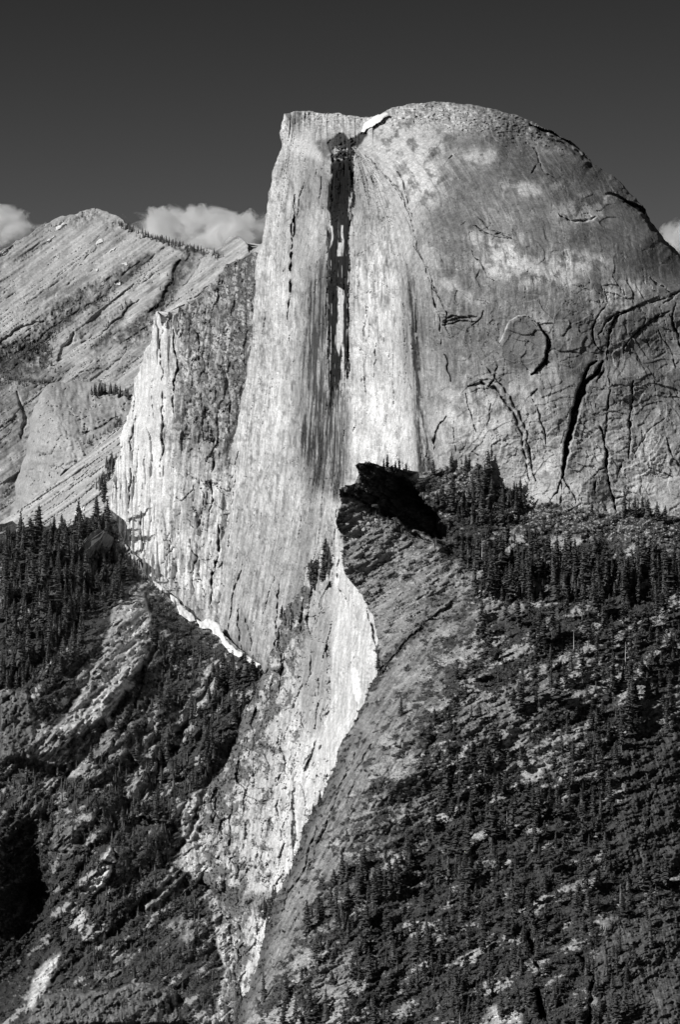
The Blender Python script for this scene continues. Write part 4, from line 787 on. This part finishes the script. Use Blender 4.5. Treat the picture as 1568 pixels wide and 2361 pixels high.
for sh, pts, n, sp, h0, h1 in [('mountain', V(285,520,340,545,400,560,470,580,512,588), 150, 5, 7, 15),('mountain', V(270,512,300,530), 26, 5, 7, 13),('mountain', V(60,550,150,510,220,492), 30, 5, 3, 7),
   ('mountain', V(0,815,40,800,90,795,120,830), 110, 15, 8, 17),('mountain', V(345,720,370,700,350,760), 46, 9, 6, 14),('mountain', V(150,735,230,690,345,600), 90, 5, 5, 10),('mountain', V(405,620,390,680,360,710), 60, 8, 6, 12),
   ('mountain', V(90,790,150,735), 50, 8, 5, 11),('buttress', V(215,905,250,905,300,915), 34, 5, 14, 30),('buttress', V(265,960,280,975,262,985), 20, 6, 9, 17),('buttress', V(190,1030,215,1010,250,990), 20, 4, 7, 13),
   ('mountain', V(0,870,60,880,110,880), 60, 8, 6, 12),('mountain', V(300,690,250,740,215,800), 30, 5, 5, 10),('slab', V(225,1130,245,1100,262,1060), 26, 6, 12, 34),
   ('hillside', V(880,1086,930,1104,966,1134,990,1172,1030,1214), 46, 4, 8, 24),('hillside', V(800,1140,866,1182,905,1210,950,1238,1010,1256), 40, 6, 7, 20),('cliff', V(560,620,540,700,520,760,515,880), 60, 14, 6, 12),('cliff', V(376,740,430,715,500,680,560,620), 50, 9, 6, 11),('slope', V(262,1190,285,1255,326,1320,352,1350,402,1395), 46, 5, 8, 16)]:
    for (x, y) in along(pts, n, sp, int(pts[0][0]+pts[0][1])): add_small(sh, x, y, rr.uniform(h0, h1), SMALLT[rr.randrange(3)])
for sh, poly, n, h0, h1 in [('slope', V(340,1470,600,1550,560,1800,420,1900,120,1880,100,1760,300,1740,360,1600), 330, 12, 30),('slope', V(60,1880,420,1900,480,2180,400,2270,100,2230,120,2000), 300, 10, 28),
    ('slope', V(0,1230,250,1200,300,1330,200,1450,110,1600,0,1600), 260, 20, 44),('slope', V(0,1740,120,1760,140,1880,0,1900), 60, 12, 28),
    ('hillside', V(1000,1150,1200,1110,1260,1240,1420,1280,1568,1280,1568,1400,1100,1400), 190, 14, 40),('hillside', V(1000,1560,1568,1400,1568,1700,1440,1760,1400,2100,1500,2361,600,2361,760,2140,960,1960), 400, 12, 46),
    ('lower_cliff', V(560,1650,620,1560,640,1640,560,1780,500,1860,440,1900), 70, 8, 18),('slope', V(420,2260,520,2240,540,2361,420,2361,60,2361,60,2270,400,2270), 60, 10, 24)]:
    for (x, y) in scatter(poly, n, int(poly[0][0]+poly[0][1]+n)): 
        d_, t_ = probe(sh, x, y, True)
        if t_ < 0.2: add_small(sh, x, y, rr.uniform(h0, h1), TREES[rr.randrange(7)] if h1 > 30 else SMALLT[rr.randrange(3)])
merge(its, 'forest', M_LEAF, 'smaller dark conifers filling ledges and slopes of the whole valley side', 'forest')

# brush: shrubs wherever the ground is dark
def shrub_template(seed, n=30):
    r = np.random.default_rng(seed); v = []; f = []
    for i in range(n):
        th = r.uniform(0, 6.283); ph = math.acos(r.uniform(-0.1, 1)); R = r.uniform(0.55, 1.0); c = np.array([math.cos(th)*math.sin(ph), math.sin(th)*math.sin(ph), math.cos(ph)*0.85])*R
        for k in range(3): v.append(c+r.normal(0, 0.24, 3))
        f.append((3*i, 3*i+1, 3*i+2))
    b = len(v)  # dense heart
    for k in range(5): a = k*1.2566; v.append(np.array([math.cos(a)*.62, math.sin(a)*.62, 0.0]))
    v.append(np.array([0, 0, .55])); f += [(b+k, b+(k+1) % 5, b+5) for k in range(5)]
    return np.array(v), np.array(f)
SH = [shrub_template(500+i) for i in range(6)]; its2 = []
DARKROCK = [ROCKS_L[i][0] for i in (1, 16, 17, 20, 21, 22)]+[ROCKS_R[i][0] for i in (3, 4)]
DARKROCK = [p for p in DARKROCK]
def brush(sh, bb, sp, r0, r1, tmax, thr=1.0, squash=0.9):
    gx, gy = np.meshgrid(np.arange(bb[0], bb[2], sp), np.arange(bb[1], bb[3], sp)); gx = gx.ravel()+rng.uniform(-sp*.6, sp*.6, gx.size); gy = gy.ravel()+rng.uniform(-sp*.6, sp*.6, gy.size)
    d, t = probe(sh, gx, gy, True); den = rng.random(gx.size) < thr
    if sh in ('slope', 'hillside'):
        for p_ in DARKROCK: den &= ~(inside(gx, gy, p_) & (rng.random(gx.size) < 0.86))
    for i in np.nonzero(np.isfinite(d) & (t < tmax) & den)[0]:
        p = P3(gx[i], gy[i], d[i]); s = (r0+(r1-r0)*rng.random()**2)*d[i]/FPX; v, f = SH[i % 6]
        its2.append((v, f, p[0], p[1], p[2]-0.15*s, s, s*squash*(0.7+0.7*rng.random()), rng.random()*6.28))
brush('slope', (0, 1190, 640, 2361), 9.5, 4.5, 9.5, 0.17)
brush('hillside', (540, 1060, 1590, 2375), 9.5, 4.0, 9.5, 0.17)
brush('hillside', (1000, 1060, 1590, 1240), 9.0, 3.0, 6.5, 0.25)
brush('lower_cliff', (430, 1270, 800, 2361), 6.5, 2.4, 5.0, 0.17)
brush('cliff', (370, 580, 600, 1100), 8, 1.6, 3.6, 0.12, 0.55)
brush('mountain', (0, 480, 400, 1000), 6, 1.6, 3.4, 0.13, 0.8)
brush('buttress', (150, 880, 340, 1100), 7, 1.8, 3.6, 0.15, 0.8)
merge(its2, 'brush', M_SHRUB, 'dark low brush and oak scrub covering the slopes', 'brush')
print('trees', len(its), 'shrubs', len(its2))

# ------------------------------------------------------------------ dead trees
def snag(x, y, h, label, white=True, branches=8):
    d = dpt('hillside', x, y)
    if d is None: return
    s = h*d/FPX; r = bpy.data.objects.new('dead_tree', None); COL.objects.link(r); r.location = P3(x, y, d); tag(r, label, 'dead tree', 'bleached dead trees')
    v, f = trunk_template(int(x), 0.022, 1.0, 7); v = v*[s*1.0, s*1.0, s]; mesh_np('trunk', v, f, None, M_DEAD, parent=r)
    q = random.Random(int(x+y)); vb = []; fb = []
    for k in range(branches):
        z = s*q.uniform(0.35, 0.95); a = q.uniform(0, 6.28); L_ = s*q.uniform(0.05, 0.13)*(1.3-z/s); w = s*0.006; b = len(vb); c_, n_ = math.cos(a), math.sin(a)
        vb += [(0, 0, z-w), (0, 0, z+w), (c_*L_, n_*L_, z+L_*0.3), (-n_*w, c_*w, z)]; fb += [(b, b+1, b+2), (b, b+3, b+2), (b+1, b+3, b+2)]
    if branches: mesh_np('branches', vb, fb, None, M_DEAD, parent=r)
for a in [(1012,2036,54,'short bright white dead trunk standing low on the brush slope'),(1431,2094,56,'white broken dead trunk at the right edge of the dark woods'),(1060,2375,44,'white dead trunk cut by the bottom edge'),
          (1443,1554,74,'bare dead pine with many side branches on the middle right slope'),(1324,1501,50,'bright straight dead trunk just below the forest belt'),(1399,1850,16,'small white stump on the shaded slope'),
          (1112,1300,60,'pale dead trunk among the dark trees behind the prow'),(1178,1290,56,'pale dead trunk in the forest belt left part'),(1330,1310,50,'thin dead trunk in the middle of the forest belt'),(1170,1930,60,'thin grey dead trunk beside the tall pale-trunked pine')]: snag(*a)

# ------------------------------------------------------------------ snow
def snow(sh, poly, label, off=7.0):
    def fn(X, Y, si):
        d = ls_base(X, Y)-7+3*fbm(X, Y, 9, 9, 2, 240) if sh == 'slope' else (dome_base(X, Y)-7 if sh == 'granite_dome' else probe(sh, X, Y)); m_ = np.nanmean(d); d = np.where(np.isfinite(d), d, m_)
        return d-(2.5 if sh in ('mountain', 'slab') else 0 if sh == 'granite_dome' else (0 if sh == 'slope' else off))-0.8*np.clip(si/4, 0, 1), np.full(X.shape, 0.85)
    o = sheet('snow_patch', poly, 1.6, fn, M_SNOW, 1.1, 2.0, 4, int(poly[0][0]), None, keep=False); tag(o, label, 'snow', 'snow patches'); return o
for sh, p, lab in [('granite_dome', V(829,306,836,292,846,280,860,269,876,265,893,260,898,263,884,272,872,284,850,296), 'large white snow patch in the saddle between summit block and dome'),
  ('slope', V(352,1338,366,1346,380,1358,384,1366,372,1362,356,1350), 'thin snow drift at the upper end of the snowy wall foot'),
  ('slope', V(392,1370,404,1378,424,1402,446,1420,452,1432,440,1434,424,1424,408,1402,394,1384), 'narrow snow drift between thin upper drift and broad snowfield at wall foot'),
  ('slope', V(452,1428,470,1430,482,1426,496,1434,508,1452,524,1478,544,1498,560,1508,556,1514,536,1508,520,1494,510,1478,500,1466,488,1452,470,1450,460,1448), 'broad bright snowfield along the foot of the great face'),
  ('slope', V(566,1514,584,1520,606,1534,598,1540,580,1532,568,1524), 'small snow drift at the lowest point of the great face'),
  ('mountain', V(128,524,148,512,152,516,138,528,130,530), 'slanting snow streak high on the far peak flank'),('mountain', V(104,556,124,540,128,544,116,554), 'snow streak below the uppermost one of the far peak'),
  ('mountain', V(222,556,232,549,238,552,230,561,222,564), 'bright snow patch on the slab below the far peak summit'),('mountain', V(252,578,268,570,262,578,252,582), 'narrow snow streak right of centre on the far peak'),
  ('mountain', V(262,652,280,648,276,658,262,656), 'small snow patch low on the far mountain face'),('mountain', V(278,608,292,604,296,612,284,610), 'tiny snow fleck on the far mountain between two streaks'),
  ('mountain', V(218,622,226,618,224,626), 'tiny snow fleck beside the diagonal tree ledge of the far mountain'),('mountain', V(0,585,20,574,22,577,2,590), 'snow streak on the far left ridge skyline'),
  ('slab', V(170,1186,184,1170,198,1160,194,1174,180,1190), 'bright snow patch at the lower edge of the striped slab')]: snow(sh, p, lab)

# ------------------------------------------------------------------ boulders
import bmesh
def boulder_me(seed, sx=1, sy=1, sz=0.8):
    q = random.Random(seed); bm = bmesh.new()
    for _ in range(16):
        u = Vector((q.gauss(0, 1), q.gauss(0, 1), q.gauss(0, 1))).normalized()*q.uniform(0.8, 1.05); bm.verts.new((u.x*sx, u.y*sy, u.z*sz))
    r = bmesh.ops.convex_hull(bm, input=bm.verts); bmesh.ops.delete(bm, geom=list(set(g for g in r['geom_interior'] if isinstance(g, bmesh.types.BMVert))), context='VERTS')
    me = bpy.data.meshes.new('boulder'); bm.to_mesh(me); bm.free(); me.materials.append(M_STONE); return me
BM = [boulder_me(i) for i in range(8)]
def bt(i):
    me = BM[i]; v = np.array([v.co[:] for v in me.vertices]); f = np.array([p.vertices[:] for p in me.polygons]); return v, f
BT = [bt(i) for i in range(8)]
items = []
for poly, n, r0, r1 in [(V(1010,1110,1060,1080,1130,1070,1200,1110,1240,1150,1250,1190,1150,1210,1060,1150), 420, 1.2, 4.0),(V(1230,1145,1330,1180,1430,1200,1568,1200,1568,1250,1400,1240,1260,1190), 420, 1.0, 3.2),
    (V(786,1190,900,1220,1000,1280,940,1300,860,1290,800,1250), 170, 1.0, 3.4),(V(1100,1560,1568,1520,1568,1700,1100,1760), 200, 0.8, 2.4),(V(900,1560,1100,1500,1100,1760,900,1900), 120, .8, 2.4)]:
    for (x, y) in scatter(poly, n, n+int(poly[0][0])):
        d = dpt('hillside', x, y)
        if d is None: continue
        s = (r0+(r1-r0)*rr.random()**3)*d/FPX; p = P3(x, y, d); v, f = BT[rr.randrange(8)]; items.append((v, f, p[0], p[1], p[2], s, s*0.8, rr.uniform(0, 6.28)))
for pts, n in [(V(262,1200,285,1262,330,1325,356,1352), 130),(V(352,1352,400,1396,440,1440,500,1500), 60)]:
    for (x, y) in along(pts, n, 5, n):
        d = dpt('slope', x, y)
        if d is None: continue
        s = rr.uniform(0.8, 2.6)*d/FPX; p = P3(x, y, d); v, f = BT[rr.randrange(8)]; items.append((v, f, p[0], p[1], p[2], s, s*0.8, rr.uniform(0, 6.28)))
merge(items, 'talus', M_STONE, 'pale broken talus blocks strewn below the dome and along the wall foot', 'talus')
for j, (sh, x, y, r_, lab) in enumerate([('hillside',800,1208,7,'pale boulder at the left end of the block pile under the prow'),('hillside',819,1212,8,'rounded pale boulder second in the block pile under the prow'),('hillside',832,1203,7,'flat-topped block in the middle of the pile under the prow'),
    ('hillside',849,1210,9,'largest pale boulder of the pile under the prow'),('hillside',838,1220,6,'low slab of rock in front of the largest boulder under the prow'),('hillside',848,1190,6,'block resting above the largest boulder under the prow'),('hillside',866,1200,6,'rightmost block of the pile under the prow'),
    ('hillside',975,1741,6,'bright lone boulder on the brushy edge of the shoulder'),('hillside',966,1793,7,'larger bright lone boulder below its neighbour on the shoulder edge'),('hillside',1293,1798,8,'white scree block in the middle of the brush slope'),
    ('hillside',1187,2360,12,'pale boulder cut by the bottom edge of the view'),('slope',249,1665,13,'grey standing boulder amid dark brush in the lower left woods'),('slope',430,1400,0,'')]):
    if not r_: continue
    d = dpt(sh, x, y)
    if d is None: continue
    o = bpy.data.objects.new('boulder', BM[j % 8]); COL.objects.link(o); s = r_*d/FPX; o.location = P3(x, y, d-s*0.4); o.scale = (s, s, s*0.85); o.rotation_euler = (0.2*j, 0.1*j, j*1.3); tag(o, lab, 'boulder', 'landmark boulders')
# big leaning block in the left forest
bm = bmesh.new(); d0 = dpt('slope', 210, 1290) or 4700
fr = V(180,1290,181,1268,194,1244,212,1227,231,1218,241,1226,232,1248,217,1264,206,1286)
f1 = [bm.verts.new(P3(x, y, d0-22+(x-176)*0.28)) for x, y in fr]
sd = [bm.verts.new(P3(x, y, d0-22+(x-176)*0.28+t)) for x, y, t in [(241,1226,0.5),(262,1240,45),(252,1272,60),(222,1294,50),(206,1286,0.5),(217,1264,0.5),(232,1248,0.5)]]
bk = [bm.verts.new(P3(x, y, d0+60)) for x, y in V(184,1292,186,1268,198,1246,214,1230,232,1222,258,1240,250,1272,222,1296)]
bm.faces.new(f1); bm.faces.new(sd); bm.faces.new(bk[::-1])
for k in range(4): bm.faces.new((f1[k+1], f1[k], bk[k], bk[k+1]))
bmesh.ops.triangulate(bm, faces=bm.faces[:]); bmesh.ops.subdivide_edges(bm, edges=bm.edges[:], cuts=3, use_grid_fill=True)
for v in bm.verts: v.co += Vector((rr.gauss(0, .3), rr.gauss(0, .8), rr.gauss(0, .3)))
bmesh.ops.recalc_face_normals(bm, faces=bm.faces[:])
me = bpy.data.meshes.new('rock_slab'); bm.to_mesh(me); bm.free(); me.materials.append(plain_mat('grey slab rock', 0.13, 0.4, 0.15)); o = bpy.data.objects.new('rock_slab', me); COL.objects.link(o)
tag(o, 'large smooth leaning rock block rising out of the left forest', 'rock')

# ------------------------------------------------------------------ clouds, far behind the mountains
def cloud_mat(name, c, r, seed):
    m = bpy.data.materials.new(name); m.use_nodes = True; t = m.node_tree; t.nodes.clear(); N = t.nodes.new
    out = N('ShaderNodeOutputMaterial'); v = N('ShaderNodeVolumePrincipled'); v.inputs['Color'].default_value = (0.995, 0.995, 0.995, 1); v.inputs['Anisotropy'].default_value = 0.25
    tc = N('ShaderNodeTexCoord'); n = N('ShaderNodeTexNoise'); n.inputs['Scale'].default_value = 0.008; n.inputs['Detail'].default_value = 9; n.inputs['Roughness'].default_value = 0.6; n.inputs['Distortion'].default_value = 0.6
    ln = N('ShaderNodeVectorMath'); ln.operation = 'LENGTH'; mp = N('ShaderNodeMapping'); mp.vector_type = 'POINT'; mp.inputs['Scale'].default_value = (1/r[0], 1/r[1], 1/r[2])
    off = N('ShaderNodeMapping'); off.inputs['Location'].default_value = (seed*913.0, seed*377.0, 0)
    a = N('ShaderNodeMath'); a.operation = 'MULTIPLY_ADD'; a.inputs[1].default_value = 4.2; s = N('ShaderNodeMath'); s.operation = 'SUBTRACT'; k = N('ShaderNodeMapRange')
    k.inputs[1].default_value = 0.05; k.inputs[2].default_value = 0.5; k.inputs[3].default_value = 0; k.inputs[4].default_value = 0.05
    q = t.links.new; q(tc.outputs['Object'], off.inputs[0]); q(off.outputs[0], n.inputs['Vector']); q(tc.outputs['Object'], mp.inputs[0]); q(mp.outputs[0], ln.inputs[0])
    q(n.outputs[0], a.inputs[0]); a.inputs[2].default_value = -1.15; q(a.outputs[0], s.inputs[0]); q(ln.outputs['Value'], s.inputs[1]); q(s.outputs[0], k.inputs[0]); q(k.outputs[0], v.inputs['Density']); q(v.outputs[0], out.inputs['Volume'])
    return m
for j, (x, y, rx, ry, lab) in enumerate([(450,548,190,62,'long white cumulus bank behind the tree ridge between far peak and great face'),(0,545,90,60,'white cumulus behind the far left ridge shoulder'),(1575,560,50,48,'small pale cumulus just beyond the right flank of the dome')]):
    D = 16000; p = P3(x, y, D); R = (rx*D/FPX, 260, ry*D/FPX); bm = bmesh.new(); bmesh.ops.create_icosphere(bm, subdivisions=3, radius=1.0)
    for v in bm.verts: v.co = Vector((v.co.x*R[0]*1.3, v.co.y*R[1]*1.3, v.co.z*R[2]*1.3))
    me = bpy.data.meshes.new('cloud'); bm.to_mesh(me); bm.free(); me.materials.append(cloud_mat('cloud vapour', p, R, j+1)); o = bpy.data.objects.new('cloud', me); COL.objects.link(o); o.location = p; tag(o, lab, 'cloud', 'clouds')
SC.cycles.volume_step_rate = 1.0; SC.cycles.volume_max_steps = 96
